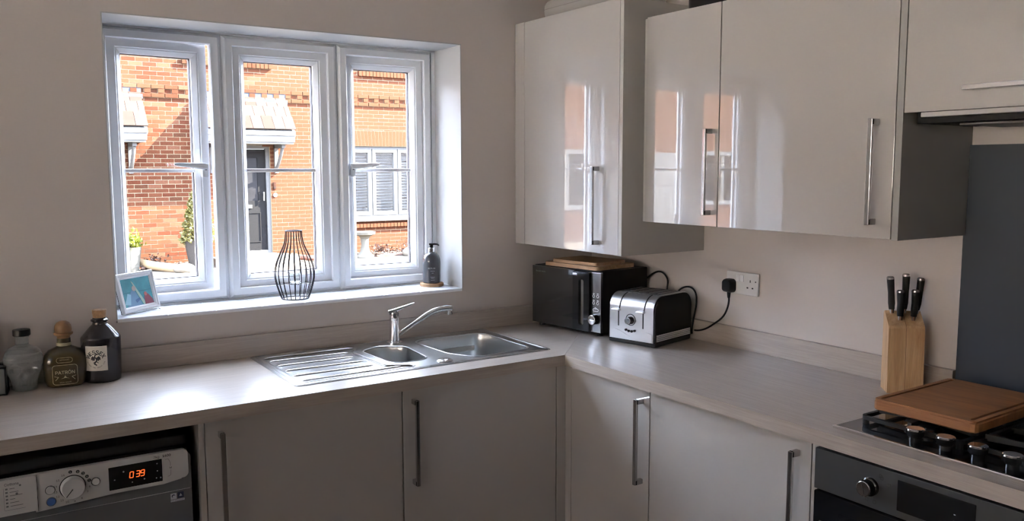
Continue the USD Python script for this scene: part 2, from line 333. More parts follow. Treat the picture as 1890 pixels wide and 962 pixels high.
def brick(x0, z0, x1, z1, proud=0.0):
    j = rng.uniform(-0.002, 0.002); m = bx(x0+J, HY-0.008-proud+j, z0+J, x1-J, HY+0.05, z1-J); bricks.append(((x0+x1)/2, (z0+z1)/2, m))
row = 0; zc = BZ0
arch = Polygon([(4.22, 2.06), (7.05, 2.06), (7.12, 2.39), (4.15, 2.39)])
sills = [(-9, 3.11), (4.94, 9)]
while zc < BZ1-0.01:
    z0, z1 = zc, min(zc+CO, BZ1); mid = (z0+z1)/2; band = 0
    if 2.94 < mid < 3.02: band = 1
    elif 3.02 < mid < 3.10: band = 2
    elif 3.10 < mid < 3.18: band = 3
    if band == 2:
        x = BX0
        while x < BX1: brick(x, z0, x+BR/2, z1, 0.0); brick(x+BR/2, z0, x+BR, z1, 0.035); x += BR
    else:
        x = BX0-(row % 2)*BR/2
        while x < BX1:
            a, b = max(x, BX0), min(x+BR, BX1)
            if b-a > 0.03:
                q = sbox(a, z0, b, z1).difference(op.union(arch))
                for g in getattr(q, 'geoms', [q]):
                    if g.area > 0.002:
                        c = g.bounds
                        if c[2]-c[0] > 0.03 and c[3]-c[1] > 0.03: brick(c[0], c[1], c[2], c[3], 0.035 if band in (1, 3) else 0)
            x += BR
    zc += CO; row += 1
soldiers = []
for k in range(36):                                   # flat arch over the window, fanning a little
    t0, t1 = 4.22+k*0.0786, 4.22+(k+1)*0.0786; lean = lambda x: x+(x-5.635)*0.055
    P = Polygon([(t0+J, 2.066), (t1-J, 2.066), (lean(t1)-J, 2.385), (lean(t0)+J, 2.385)])
    m = face_y(ext(P, 0.06), 0, HY+0.052, 0); bricks.append(((t0+t1)/2, 2.22, m)); soldiers.append(m)
def sill_course(x0, x1, z0, z1, proud):
    k = int(round((x1-x0)/0.08)); w = (x1-x0)/k
    for i in range(k):
        m = bx(x0+i*w+J, HY-proud, z0, x0+(i+1)*w-J, HY+0.05, z1); v = m.vertices.copy(); v[(v[:, 1] < HY) & (v[:, 2] > z1-0.01), 2] -= 0.03; m.vertices = v
        bricks.append((x0+(i+0.5)*w, (z0+z1)/2, m))
sill_course(4.25, 7.05, 0.33, 0.44, 0.07)
sill_course(1.4, 3.11, 3.545, 3.68, 0.07); sill_course(4.94, 7.1, 3.525, 3.66, 0.07)
vis = [i for i, (x, z, m) in enumerate(bricks) if seen(x, z)]
big = sorted(vis, key=lambda i: (bricks[i][0]-CAM[0])**2+(bricks[i][1]-1.5)**2*0.3)[:298]
for i in big:
    g = part(house, 'brick', O(bricks[i][2]), brick_mats[rng.randrange(6)], smooth=False)
bigs = set(big)
part(house, 'brickwork', O(cat([m for i, (x, z, m) in enumerate(bricks) if i not in bigs])), MATS['brick_many'], smooth=False, kind='stuff')

# ---- door, porch, window of that house
grey_door = mat('grey_door', '111113', 0.6, specular_ior_level=0.1)
door_glass = mat('door_glass', '19191c', 0.4, specular_ior_level=0.15, var=0.3, scale=5)
lead = mat('lead_flashing', '34373d', 0.8, specular_ior_level=0.05, var=0.12, scale=5)
porch_tile = [mat(f'porch_tile_{i}', c, 0.9, var=0.06, scale=9, specular_ior_level=0.03) for i, c in enumerate(('332a27', '2e2522', '382f2b'))]
for di, (x0, x1) in enumerate(DOORS):
    d = sub(house, 'front_door', 'dark grey front door with a frosted panel')
    y = HY+0.06
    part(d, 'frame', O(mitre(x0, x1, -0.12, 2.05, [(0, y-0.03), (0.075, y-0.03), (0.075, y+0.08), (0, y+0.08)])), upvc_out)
    a, b = x0+0.077, x1-0.077
    slab = sbox(a, -0.05, b, 1.97)
    gl = sbox(a+0.16, 0.95, b-0.16, 1.80); lo = [sbox(a+0.12, 0.12, (a+b)/2-0.04, 0.72), sbox((a+b)/2+0.04, 0.12, b-0.12, 0.72)]
    part(d, 'leaf', O(face_y(ext(slab.difference(gl), 0.04), 0, y+0.05, 0)), grey_door, smooth=False)
    part(d, 'pane', O(bx(a+0.16, y+0.025, 0.95, b-0.16, y+0.035, 1.80)), door_glass)
    for q in lo: part(d, 'moulding', O(face_y(ext(q.difference(q.buffer(-0.02, join_style=2)), 0.012), 0, y+0.01, 0)), grey_door, smooth=False)
    part(d, 'letterbox', O(rbx((a+b)/2-0.13, y-0.012, 0.80, (a+b)/2+0.13, y+0.01, 0.87, 0.006)), chrome)
    part(d, 'handle', O(cat(rbx(b-0.075, y-0.05, 0.95, b-0.045, y-0.035, 1.12, 0.004), bx(b-0.066, y-0.05, 0.97, b-0.054, y+0.01, 0.985), bx(b-0.066, y-0.05, 1.09, b-0.054, y+0.01, 1.105))), chrome)
    part(d, 'threshold', O(bx(x0-0.05, HY-0.10, -0.14, x1+0.05, HY+0.1, -0.10)), upvc_out)
for x0, x1 in ((1.69, 3.36), (-1.01, 0.66)):
    c = sub(house, 'porch_canopy', 'lean-to door canopy with flat clay tiles on white brackets')
    part(c, 'flashing', O(cat(bx(x0-0.01, HY-0.035, 2.93, x1+0.01, HY, 3.10), bx(x0-0.02, HY-0.12, 2.86, x1+0.02, HY-0.01, 2.945))), lead, smooth=False)
    yA, zA, yB, zB = HY-0.02, 2.93, HY-0.62, 2.32; sl = math.hypot(yA-yB, zA-zB)
    nt = 8; rows = 3; w = (x1-x0)/nt
    for r_ in range(rows):
        for k in range(-(r_ % 2), nt):
            a = x0+(k+(0.5 if r_ % 2 else 0))*w; b = min(a+w, x1); a = max(a, x0)
            if b-a < 0.02: continue
            t = bx(a+0.003, 0, 0, b-0.003, sl/rows+0.05, 0.018)
            t = rot(t, 4, [1, 0, 0]); t = mv(t, 0, -sl+r_*sl/rows, 0.0); t = rot(t, math.degrees(math.atan2(zA-zB, yA-yB)), [1, 0, 0]); t = mv(t, 0, yA, zA+0.02)
            part(c, 'roof_tile', O(t), porch_tile[rng.randrange(3)], smooth=False)
    part(c, 'deck', O(trimesh.convex.convex_hull(np.array([(x0+0.01, HY-0.002, 2.9), (x1-0.01, HY-0.002, 2.9), (x0+0.01, HY-0.002, 2.2), (x1-0.01, HY-0.002, 2.2), (x0+0.01, yB+0.02, 2.2), (x1-0.01, yB+0.02, 2.2), (x0+0.01, yB+0.02, 2.30), (x1-0.01, yB+0.02, 2.30)]))), upvc_out, smooth=False)
    part(c, 'fascia', O(bx(x0-0.005, yB-0.005, 2.10, x1-0.03, yB+0.02, 2.30)), upvc_out, smooth=False)
    part(c, 'fascia', O(bx(x0+0.02, yB+0.012, 2.06, x1-0.05, HY, 2.20)), upvc_out, smooth=False)
    part(c, 'gutter_board', O(bx(x0-0.01, yB-0.02, 2.225, x1-0.015, yB-0.004, 2.31)), upvc_out, smooth=False)
    for bxx in (x0+0.16, x1-0.26):
        br = [bx(bxx, HY-0.07, 1.50, bxx+0.07, HY-0.002, 2.08), bx(bxx, HY-0.52, 1.99, bxx+0.07, HY-0.005, 2.07)]
        st = tube([(bxx+0.035, HY-0.05, 1.58), (bxx+0.035, HY-0.20, 1.70), (bxx+0.035, HY-0.36, 1.86), (bxx+0.035, HY-0.46, 2.0)], 0.035, 8)
        part(c, 'bracket', O(cat(*br, st)), upvc_out, smooth=False)
w_ = sub(house, 'window', 'white casement window with closed slatted blinds')
wx = [4.30, 5.245, 5.85, 6.45, 7.0]
y = HY+0.07
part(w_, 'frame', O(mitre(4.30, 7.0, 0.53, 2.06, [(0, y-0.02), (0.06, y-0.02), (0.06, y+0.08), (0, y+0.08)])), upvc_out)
part(w_, 'sill', O(rbx(4.27, HY-0.10, 0.46, 7.03, HY+0.12, 0.53, 0.01)), upvc_out)
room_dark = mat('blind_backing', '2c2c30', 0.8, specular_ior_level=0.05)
slat_m = mat('blind_slat', '36373a', 0.8, specular_ior_level=0.05)
for a, b in zip(wx[:-1], wx[1:]):
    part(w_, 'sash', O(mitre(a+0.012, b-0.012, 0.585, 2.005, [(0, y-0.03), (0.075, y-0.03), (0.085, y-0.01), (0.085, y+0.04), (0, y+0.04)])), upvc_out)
    part(w_, 'mullion', O(bx(b-0.02, y-0.01, 0.56, b+0.02, y+0.05, 2.03)), upvc_out)
    part(w_, 'pane', O(bx(a+0.09, y+0.012, 0.66, b-0.09, y+0.018, 1.93)), window_glass)
    sl = [rot(bx(a+0.06, y+0.07, z-0.004, b-0.06, y+0.135, z+0.004), 35, [1, 0, 0], (0, y+0.1, z)) for z in np.arange(0.66, 1.98, 0.062)]
    part(w_, 'blind', O(cat(sl)), slat_m, smooth=False, kind='stuff')
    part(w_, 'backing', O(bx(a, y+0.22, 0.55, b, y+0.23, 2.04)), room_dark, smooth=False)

for x0 in (-8.4, -13.0, -17.5, -22.5):
    w_ = sub(house, 'window', 'white framed window further along the terrace')
    part(w_, 'frame', O(mitre(x0, x0+1.8, 0.55, 2.05, [(0, HY-0.05), (0.11, HY-0.05), (0.11, HY+0.03), (0, HY+0.03)])), upvc_out)
    part(w_, 'mullion', O(bx(x0+0.86, HY-0.04, 0.6, x0+0.94, HY+0.03, 2.0)), upvc_out)
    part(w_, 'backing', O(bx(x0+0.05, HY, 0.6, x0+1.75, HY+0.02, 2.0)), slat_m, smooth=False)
for x0 in (-5.6, -10.9, -15.4, -20.2):
    w_ = sub(house, 'garage_door', 'white ribbed door further along the terrace')
    for i in range(5): part(w_, 'panel', O(rbx(x0, HY-0.03, -0.25+0.45*i, x0+2.0, HY+0.03, 0.19+0.45*i, 0.01)), upvc_out)

# ---- ground, plants and ornaments outside
pav = mat('paving', '57514a', 0.9, specular_ior_level=0.03, var=0.08, scale=3)
ground = thing('ground', 'pale paved ground between the two houses', None, (0, 0, -0.25), kind='structure')
part(ground, 'surface', bx(-16, 0.3, -0.25, 20, HY+0.25, -0.02), pav, smooth=False)
for i in range(14):
    for j in range(4):
        x = -2.0+i*0.62; yy = 11.2+j*0.62
        part(ground, 'paving_slab', rbx(x, yy, -0.03, x+0.61, yy+0.61, rng.uniform(0.0, 0.004), 0.006, 1), pav, smooth=False)
stone = mat('pale_stone', '5a544a', 0.85, var=0.1, scale=6)
single('doorstep', mv(rbx(-0.75, -0.9, 0, 0.75, -0.105, 0.14, 0.012), 2.52, HY, -0.25), stone, 'pale stone doorstep below the dark grey front door', 'step')
soil = mat('mulch', '38251c', 0.95, var=0.4, scale=30)
def bed(name, x0, x1, yA, yB, label, n, seed):
    r = random.Random(seed); ms = [mv(trimesh.creation.icosphere(1, 1).apply_scale([(x1-x0)/2, (yB-yA)/2, 0.06]), (x0+x1)/2, (yA+yB)/2, -0.24)]
    for k in range(n):
        s = r.uniform(0.02, 0.05); m = trimesh.creation.icosphere(0, 1); m.apply_scale([s, s*r.uniform(.4, 1), s*.5]); m = rotz(m, r.uniform(0, 180))
        ms.append(mv(m, r.uniform(x0, x1), r.uniform(yA, yB), -0.20+r.uniform(0, .03)))
    single(name, cat(ms), soil, label, 'soil', None, 'stuff', smooth=False)
bed('garden_soil', 0.45, 1.45, 13.35, 13.9, 'dark reddish mulch strewn along the foot of the brick wall', 160, 3)
bed('garden_soil', 4.55, 7.0, 13.3, 13.9, 'crumbly soil below the white window opposite', 200, 4)
logm = wood('sleeper', '6a563c', '7b6a50', 0, 5, 10, 0.8)
lg = tube([(0.45, 13.75, -0.12), (0.62, 13.3, -0.15), (0.98, 12.9, -0.20)], [0.075, 0.08, 0.085], 14)
single('garden_log', lg, logm, 'pale wooden log edging the soil bed outside', 'log')
st = trimesh.creation.icosphere(3, 1); st.vertices *= 1+0.12*(meshkit.fbm(st.vertices*1.7+5)-0.5)[:, None]; st.apply_scale([0.19, 0.15, 0.10])
single('garden_stone', mv(st, 1.05, 12.85, -0.19), stone, 'rounded pale boulder beside the log outside', 'stone', smooth=True)
# leafy plants
def leaves(n, at, spread, size, seed, up=0.5):
    r = np.random.default_rng(seed); V = []; F = []
    for k in range(n):
        c = at(r); d = r.normal(size=3); d[2] += up; d /= np.linalg.norm(d); s = np.cross(d, r.normal(size=3)); s /= np.linalg.norm(s); nn = np.cross(d, s)
        L = size*r.uniform(.6, 1.2); w = L*.35; i = len(V)
        V += [c, c+d*L*.5+s*w, c+d*L, c+d*L*.5-s*w, c+d*L*.5+nn*w*.3]; F += [(i, i+1, i+4), (i+1, i+2, i+4), (i+2, i+3, i+4), (i+3, i, i+4)]
    return trimesh.Trimesh(np.array(V), F, process=False)
def leaf_mat(name, c):
    MATS[name] = usdkit.material(stage, '/World/Looks/'+name, {'g': ('geometry', {}), 'r': ('rgb_ramp', {'ramp': [(0, tuple(x*.65 for x in lin(c))), (1, lin(c))]}),
        'd': ('principled_bsdf', {'roughness': 0.5}), 't': ('translucent_bsdf', {}), 'x': ('mix_closure', {'fac': 0.3})},
        [('g.random_per_island', 'r.fac'), ('r.color', 'd.base_color'), ('r.color', 't.color'), ('d.BSDF', 'x.closure1'), ('t.BSDF', 'x.closure2')], surface='x.closure')
    return MATS[name]
conifer_leaf = leaf_mat('conifer_leaf', '6b6634'); lime_leaf = leaf_mat('lime_leaf', '68701e'); red_leaf = leaf_mat('bronze_leaf', '4c3429')
grey_pot = mat('grey_pot', '383533', 0.9, var=0.1, scale=12, specular_ior_level=0.05); white_pot = mat('white_pot', '54524c', 0.8, specular_ior_level=0.05)
t = thing('potted_conifer', 'tall cone-shaped conifer in a grey stone pot against the brick wall', 'potted plant', (1.41, 13.25, -0.25))
part(t, 'pot', lathe([(0.16, 0), (0.17, 0.01), (0.25, 0.50), (0.265, 0.55), (0.245, 0.55), (0.23, 0.50), (0, 0.50)]), grey_pot)
part(t, 'soil', lathe([(0.0, 0.49), (0.235, 0.505), (0.0, 0.51)], 20), soil)
part(t, 'stem', cyl((0, 0, 0.5), (0, 0, 1.25), 0.02, 8), logm)
def cone(r):
    h = r.uniform(0, 1)**1.3; a = r.uniform(0, 6.283); R = (0.28*(1-h)**0.8+0.02)*(0.75+0.3*r.uniform()); return np.array([R*math.cos(a), R*math.sin(a), 0.52+h*0.92])
part(t, 'foliage', leaves(1600, cone, 0, 0.085, 5), conifer_leaf, smooth=False, kind='stuff')
t = thing('potted_shrub', 'bright yellow-green shrub in a tall white planter outside', 'potted plant', (0.29, 13.5, -0.25))
part(t, 'pot', lathe([(0.11, 0), (0.12, 0.01), (0.175, 0.42), (0.18, 0.44), (0.165, 0.44), (0.155, 0.40), (0, 0.40)]), white_pot)
part(t, 'foliage', leaves(260, lambda r: np.array([r.normal()*.08, r.normal()*.08, 0.44+abs(r.normal())*.10]), 0, 0.10, 6, 1.0), lime_leaf, smooth=False, kind='stuff')
for k, (x, yy, s, lab) in enumerate(((0.72, 13.7, 0.10, 'small bronze leafed plant beside the log outside'), (5.95, 13.6, 0.17, 'low reddish plant below the right end of the white window'), (5.3, 13.7, 0.10, 'tiny grey-pink plant behind the bird bath'))):
    t = thing('garden_plant', lab, 'plant', (x, yy, -0.22))
    part(t, 'foliage', leaves(170, lambda r: np.array([r.normal()*s, r.normal()*s*.6, abs(r.normal())*s*.9]), 0, 0.07, 20+k, .8), red_leaf, smooth=False, kind='stuff')
for k, (x, yy, sx) in enumerate(((5.75, 13.2, .22), (6.1, 13.0, .16))):
    st = trimesh.creation.icosphere(2, 1); st.vertices *= 1+0.3*(meshkit.fbm(st.vertices*1.3+9*k)-0.5)[:, None]; st.apply_scale([sx, .15, .12])
    single('rockery_stone', mv(st, x, yy, -0.18), stone, ('wide pale rock by the plant below the white window', 'smaller pale rock in front of the white window')[k], 'stone', smooth=True)
t = thing('bird_bath', 'white stone bird bath on a flared pedestal in front of the white window', 'bird bath', (4.72, 13.3, -0.25))
part(t, 'pedestal', lathe([(0.19, 0), (0.19, 0.04), (0.15, 0.07), (0.10, 0.14), (0.075, 0.25), (0.085, 0.40), (0.12, 0.45), (0, 0.45)], 24), white_pot)
part(t, 'basin', lathe([(0.05, 0.44), (0.13, 0.45), (0.21, 0.49), (0.225, 0.54), (0.21, 0.545), (0.16, 0.51), (0, 0.50)], 32), white_pot)
terr = mat('terracotta', '5a362a', 0.8)
single('garden_edging', tube([(3.36, 13.8, -0.16), (3.38, 13.5, -0.17), (3.52, 13.28, -0.18), (3.75, 13.2, -0.19)], 0.055, 8), terr, 'curved terracotta edging beside the doorstep', 'edging')
t = thing('doorbell', 'small bronze doorbell box beside the dark grey front door', 'doorbell', (3.09, HY-0.01, 1.17))
part(t, 'case', rbx(-0.03, -0.035, 0, 0.03, 0.0, 0.15, 0.008), mat('bronze_box', '2a1a14', 0.6, specular_ior_level=0.05))
part(t, 'button', cyl((0, -0.042, 0.04), (0, -0.03, 0.04), 0.015, 16), black_plastic)
single('number_plaque', cyl((3.10, HY-0.035, 1.06), (3.10, HY-0.0112, 1.06), 0.045, 24), white_pot, 'small round white plaque under the bronze doorbell', 'plaque')

# ================================================================== KITCHEN UNITS
WT = 0.91; WU = 0.872                                 # worktop top and underside
SX0, SX1, SY0, SY1 = -1.533, -0.585, -0.505, -0.022   # inset sink
cut = rrect(SX0+0.012, SY0+0.012, SX1-0.012, SY1-0.012, 0.03)
long_ = Polygon([(-2.47, -0.6), (-0.6005, -0.6), (-0.0005, -0.0005), (-2.47, -0.0005)]).difference(cut)
single('worktop', mv(ext(long_, WT-WU), 0, 0, WU), worktop_x, 'grey-brown oak worktop under the window with the steel sink let into it', 'worktop', smooth=False)
cross = Polygon([(-0.0005, -0.0015), (-0.5995, -0.6005), (-0.5995, -2.45), (-0.0005, -2.45)])
single('worktop', mv(ext(cross, WT-WU), 0, 0, WU), worktop_y, 'grey-brown oak worktop along the right wall carrying toaster and gas hob', 'worktop', smooth=False)
UH = 0.986
single('upstand', rbx(-2.47, -0.018, WT, -0.0005, -0.0003, UH, 0.0015), worktop_x, 'oak upstand strip along the wall below the window', 'upstand')
single('upstand', rbx(-0.018, -1.655, WT, -0.0003, -0.0185, UH, 0.0015), worktop_y, 'oak upstand strip below the double socket', 'upstand')

def bow_handle(L, off=0.034, w=0.013, t=0.010):
    """Square bow handle, vertical, centred; stands on y=0 and reaches to -off."""
    return cat(rbx(-w/2, -off, -L/2, w/2, -off+t, L/2, 0.0015), rbx(-w/2, -off+0.002, L/2-0.016, w/2, 0, L/2, 0.0015), rbx(-w/2, -off+0.002, -L/2, w/2, 0, -L/2+0.016, 0.0015))
def cabinet(name, label, cat_, loc, rz, W, D, z0, z1, doors, group=None, top=True):
    """Local frame: door faces look at -y, the front of the doors is y=0, x runs 0..W. doors: (x0, x1, handle x, handle z, handle length, upright)."""
    t = thing(name, label, cat_, loc, rz, group)
    part(t, 'body', cat(bx(0, 0.019, z0, 0.018, D, z1), bx(W-0.018, 0.019, z0, W, D, z1), bx(0.018, 0.019, z0, W-0.018, D, z0+0.018), bx(0.018, 0.019 if top else D-0.08, z1-0.018, W-0.018, D, z1), bx(0.018, D-0.01, z0+0.018, W-0.018, D, z1-0.018)), carcass, smooth=False)
    for x0, x1, hx, hz, hl, up in doors:
        d = part(t, 'door', rbx(x0+0.0015, 0, z0+0.001, x1-0.0015, 0.018, z1-0.001, 0.0012), gloss)
        if hx is None: continue
        h = bow_handle(hl)
        if not up: h = rot(h, 90, [0, 1, 0])
        part(d, 'handle', mv(h, hx, -0.0002, hz), dark_chrome)
    return t
BD = 0.58
# below the window: doors face -y, front at y=-BD
cabinet('base_cabinet', 'base cabinet under the draining board, beside the washing machine', 'cabinet', (-1.8209, -BD, 0), 0, 0.6, 0.55, 0.15, 0.868, [(0, 0.6, 0.042, 0.70, 0.277, True)], 'base cabinets', False)
cabinet('base_cabinet', 'base cabinet under the sink bowls, left of the inner corner', 'cabinet', (-1.2201, -BD, 0), 0, 0.599, 0.55, 0.15, 0.868, [(0, 0.599, 0.037, 0.70, 0.277, True)], 'base cabinets', False)
single('corner_post', cat(bx(-0.6195, -BD+0.0005, 0.15, -BD+0.0005, -BD+0.018, 0.868), bx(-BD+0.0005, -0.612, 0.15, -BD+0.018, -BD+0.018, 0.868)), gloss, 'narrow grey filler post in the inner corner of the base units', 'filler panel', smooth=False)
# right wall: doors face -x
cabinet('base_cabinet', 'narrow base cabinet right of the inner corner with a shadow across its door', 'cabinet', (-BD, -0.6127, 0), -90, 0.4023, 0.55, 0.15, 0.868, [(0, 0.4023, 0.369, 0.70, 0.277, True)], 'base cabinets')
cabinet('base_cabinet', 'wide base cabinet beside the built-in oven', 'cabinet', (-BD, -1.0155, 0), -90, 0.598, 0.55, 0.15, 0.868, [(0, 0.598, 0.557, 0.70, 0.277, True)], 'base cabinets')
single('end_panel', rbx(-BD, -1.6335, 0.0, -0.03, -1.6150, 0.871, 0.001), gloss, 'upright end panel between the wide base cabinet and the oven', 'end panel')
single('end_panel', rbx(-1.8365, -BD, 0.0, -1.8213, -0.03, 0.871, 0.001), gloss, 'upright end panel between the washing machine and the base cabinet', 'end panel')
single('plinth', cat(bx(-1.82, -0.53, 0, -0.54, -0.515, 0.149), bx(-0.53, -1.614, 0, -0.515, -0.53, 0.149)), carcass, 'recessed plinth below the base cabinets', 'plinth', smooth=False)
# wall cabinets
ZB, ZT = 1.3725, 2.0745
AW = 0.3343
cabinet('wall_cabinet', 'narrow glossy wall cabinet next to the tall corner cabinet', 'cabinet', (-AW, -0.7067, 0), -90, 0.3385, 0.333, ZB, ZT, [(0, 0.3385, 0.306, 1.547, 0.274, True)], 'wall cabinets')
cabinet('wall_cabinet', 'wide glossy wall cabinet above the double socket', 'cabinet', (-AW, -1.0460, 0), -90, 0.6, 0.333, ZB, ZT, [(0, 0.6, 0.549, 1.548, 0.276, True)], 'wall cabinets')
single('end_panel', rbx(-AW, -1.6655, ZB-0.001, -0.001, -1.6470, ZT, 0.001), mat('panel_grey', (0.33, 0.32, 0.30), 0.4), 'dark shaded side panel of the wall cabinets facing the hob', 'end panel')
single('filler_strip', rbx(-AW+0.022, -0.7060, ZB, -AW+0.04, -0.6745, ZT, 0.001), carcass, 'narrow strip between the corner cabinet and the wall cabinet', 'filler panel')
BZ, BT = 1.2525, 2.142
t = thing('wall_cabinet', 'tall deep glossy corner cabinet above the microwave', 'cabinet', (-0.4096, 0, 0), -90, 'wall cabinets')
part(t, 'body', cat(bx(0.004, 0.02, BZ, 0.02, 0.40, BT), bx(0.02, 0.02, BZ, 0.655, 0.40, BZ+0.018), bx(0.02, 0.02, BT-0.018, 0.655, 0.40, BT)), carcass, smooth=False)
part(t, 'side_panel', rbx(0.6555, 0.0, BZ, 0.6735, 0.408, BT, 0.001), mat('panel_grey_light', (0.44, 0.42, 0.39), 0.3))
part(t, 'filler', rbx(0.004, 0.0, BZ, 0.0695, 0.018, BT, 0.001), gloss)
d = part(t, 'door', rbx(0.0715, 0, BZ+0.001, 0.6540, 0.018, BT-0.001, 0.0012), gloss)
part(d, 'handle', mv(bow_handle(0.282), 0.5435, -0.0002, 1.426), dark_chrome)
# cabinet over the hob with the built-in extractor
t = thing('extractor_cabinet', 'wall cabinet with a lift-up door over the hob', 'cabinet', (-AW, -1.6662, 0), -90)
part(t, 'body', bx(0.0, 0.019, 1.705, 0.6, 0.333, ZT), carcass, smooth=False)
d = part(t, 'door', rbx(0.0015, 0, 1.697, 0.5985, 0.018, ZT-0.001, 0.0012), gloss)
part(d, 'handle', mv(rot(bow_handle(0.277, off=0.03, w=0.012), 90, [0, 1, 0]), 0.30, -0.0002, 1.747), chrome)
t = thing('extractor_hood', 'slim built-in extractor hood under the lift-up door', 'extractor hood', (-AW, -1.6662, 0), -90)
part(t, 'visor', rbx(0.045, 0.001, 1.684, 0.5985, 0.03, 1.6962, 0.002), mat('visor_grey', (0.5, 0.48, 0.46), 0.3))
part(t, 'housing', bx(0.02, 0.03, 1.670, 0.598, 0.31, 1.7045), black_matte, smooth=False)
part(t, 'filter', rbx(0.10, 0.08, 1.664, 0.56, 0.29, 1.670, 0.002), mat('filter_grey', (0.25, 0.24, 0.23), 0.5, 0.8))
single('splashback', rbx(-0.012, -2.42, WT+0.001, -0.0005, -1.659, 1.621, 0.001), mat('splashback_glass', (0.032, 0.040, 0.052), 0.30), 'dark blue-grey glass splashback behind the hob', 'splashback')

# ---- things on top of the wall cabinets
g = thing('storage_box', 'rounded grey box on top of the tall corner cabinet', 'box', (-0.20, -0.32, BT))
part(g, 'box', rbx(-0.15, -0.20, 0.0, 0.15, 0.22, 0.085, 0.035, 5), mat('box_grey', (0.36, 0.34, 0.32), 0.6))
part(g, 'seam', mv(ext(rrect(-0.1506, -0.2006, 0.1506, 0.2206, 0.035).difference(rrect(-0.148, -0.198, 0.148, 0.218, 0.034)), 0.002), 0, 0, 0.044), mat('lid_grey', (0.25, 0.23, 0.22), 0.6))
t = thing('roasting_tin', 'black enamel roasting tin on top of the narrow wall cabinet', 'tin', (-0.19, -0.98, ZT))
o = rrect(-0.125, -0.12, 0.125, 0.12, 0.04)
part(t, 'tin', cat(ext(o, 0.004), ext(o.difference(o.buffer(-0.004)), 0.075)), black_gloss)
part(t, 'rim', mv(ext(o.buffer(0.008).difference(o.buffer(-0.003)), 0.005), 0, 0, 0.075), black_gloss)

# ---- sink and tap
t = thing('sink', 'stainless steel one and a half bowl sink with ribbed draining board', 'sink', (-1.06, -0.264, WT))
S = lambda m: mv(m, 1.06, 0.264, -WT)
main = Polygon([(-0.943, -0.10), (-0.64, -0.10), (-0.64, -0.455), (-0.88, -0.462), (-0.93, -0.36)]).buffer(-0.055).buffer(0.055, quad_segs=8)
half = Polygon([(-1.172, -0.16), (-1.085, -0.115), (-1.008, -0.175), (-1.03, -0.40), (-1.165, -0.395)]).buffer(-0.045).buffer(0.045, quad_segs=8)
plate = rrect(SX0, SY0, SX1, SY1, 0.018)
drain = Polygon([(-1.505, -0.075), (-1.16, -0.085), (-1.205, -0.16), (-1.195, -0.40), (-1.11, -0.45), (-1.10, -0.478), (-1.505, -0.478)]).buffer(-0.02).buffer(0.02)
flat = plate.buffer(-0.004).difference(unary_union([main, half, drain]))
part(t, 'plate', S(cat(mv(ext(flat, 0.003), 0, 0, WT+0.0004), mv(ext(plate.difference(plate.buffer(-0.010)), 0.0016), 0, 0, WT+0.0002))), steel, smooth=False)
part(t, 'draining_board', S(mv(ext(drain.buffer(0.001), 0.002), 0, 0, WT-0.003)), steel, smooth=False)
def bead(poly, r, z, n=90):
    P = resample(poly, n); return tube([(x, y, z) for x, y in P], r, 8, closed=True)
part(t, 'rim', S(cat(bead(drain, 0.0035, WT+0.002), bead(plate.buffer(-0.012), 0.0035, WT+0.0015, 140))), steel)
for k, (yl, yr, xr) in enumerate(((-0.125, -0.135, -1.215), (-0.205, -0.21, -1.225), (-0.285, -0.29, -1.225), (-0.365, -0.365, -1.22), (-0.44, -0.435, -1.15))):
    rib = loft([np.stack([np.cos(a)*0.0075*e, np.sin(a)*0.0075*e], 1) @ np.array([[0, 1, 0], [0, 0, 0.62]])+[x, y, WT-0.001] for a in [np.arange(14)*2*math.pi/14] for x, y, e in
        [(-1.492, yl, 0.15), (-1.487, yl, 0.8), (-1.478, yl, 1.0), (xr-0.02, yr, 1.0), (xr-0.006, yr, 0.6), (xr, yr, 0.1)]])
    part(t, 'rib', S(rib), steel)
def bowl(poly, depth, n=96):
    P = resample(poly, n); c = P.mean(0); R = []
    for k, z in ((1.055, 0.0045), (1.035, 0.006), (1.012, 0.0045), (1.0, -0.002), (0.985, -0.02), (0.95, -depth*0.75), (0.91, -depth*0.93), (0.82, -depth), (0.3, -depth-0.004), (0.02, -depth-0.006)):
        R.append(np.column_stack([c+(P-c)*k, np.full(n, WT+z)]))
    return loft(R, cap0=False), c
for poly, dep, nm in ((main, 0.16, 'main_bowl'), (half, 0.12, 'half_bowl')):
    m, c = bowl(poly, dep); b = part(t, nm, S(m), steel_bowl, smooth=40)
    part(b, 'waste', S(mv(lathe([(0, 0), (0.036, 0.0), (0.040, 0.003), (0.030, 0.004), (0.026, 0.001), (0, 0.001)], 28), c[0], c[1], WT-dep-0.004)), chrome)
part(t, 'waste_control', S(mv(lathe([(0.026, 0), (0.027, 0.004), (0.020, 0.008), (0, 0.009)], 28), -1.003, -0.462, WT+0.003)), chrome)
t = thing('tap', 'chrome single lever mixer tap with a long swan spout behind the sink', 'tap', (-1.008, -0.085, WT+0.003), -14)
part(t, 'body', lathe([(0.030, 0), (0.030, 0.004), (0.020, 0.009), (0.0185, 0.03), (0.0175, 0.085), (0.0185, 0.088), (0.0185, 0.112), (0.016, 0.118), (0, 0.119)], 32), chrome)
sp = [(0.012, 0, 0.028), (0.04, 0, 0.046), (0.09, 0, 0.077), (0.125, 0, 0.098), (0.15, 0, 0.110), (0.175, 0, 0.117), (0.20, 0, 0.119), (0.222, 0, 0.116)]
part(t, 'spout', cat(tube(sp, [0.0085, 0.0085, 0.0095, 0.0105, 0.011, 0.0115, 0.012, 0.0122], 18), cyl((0.212, 0, 0.118), (0.214, 0, 0.095), 0.0105, 18)), chrome)
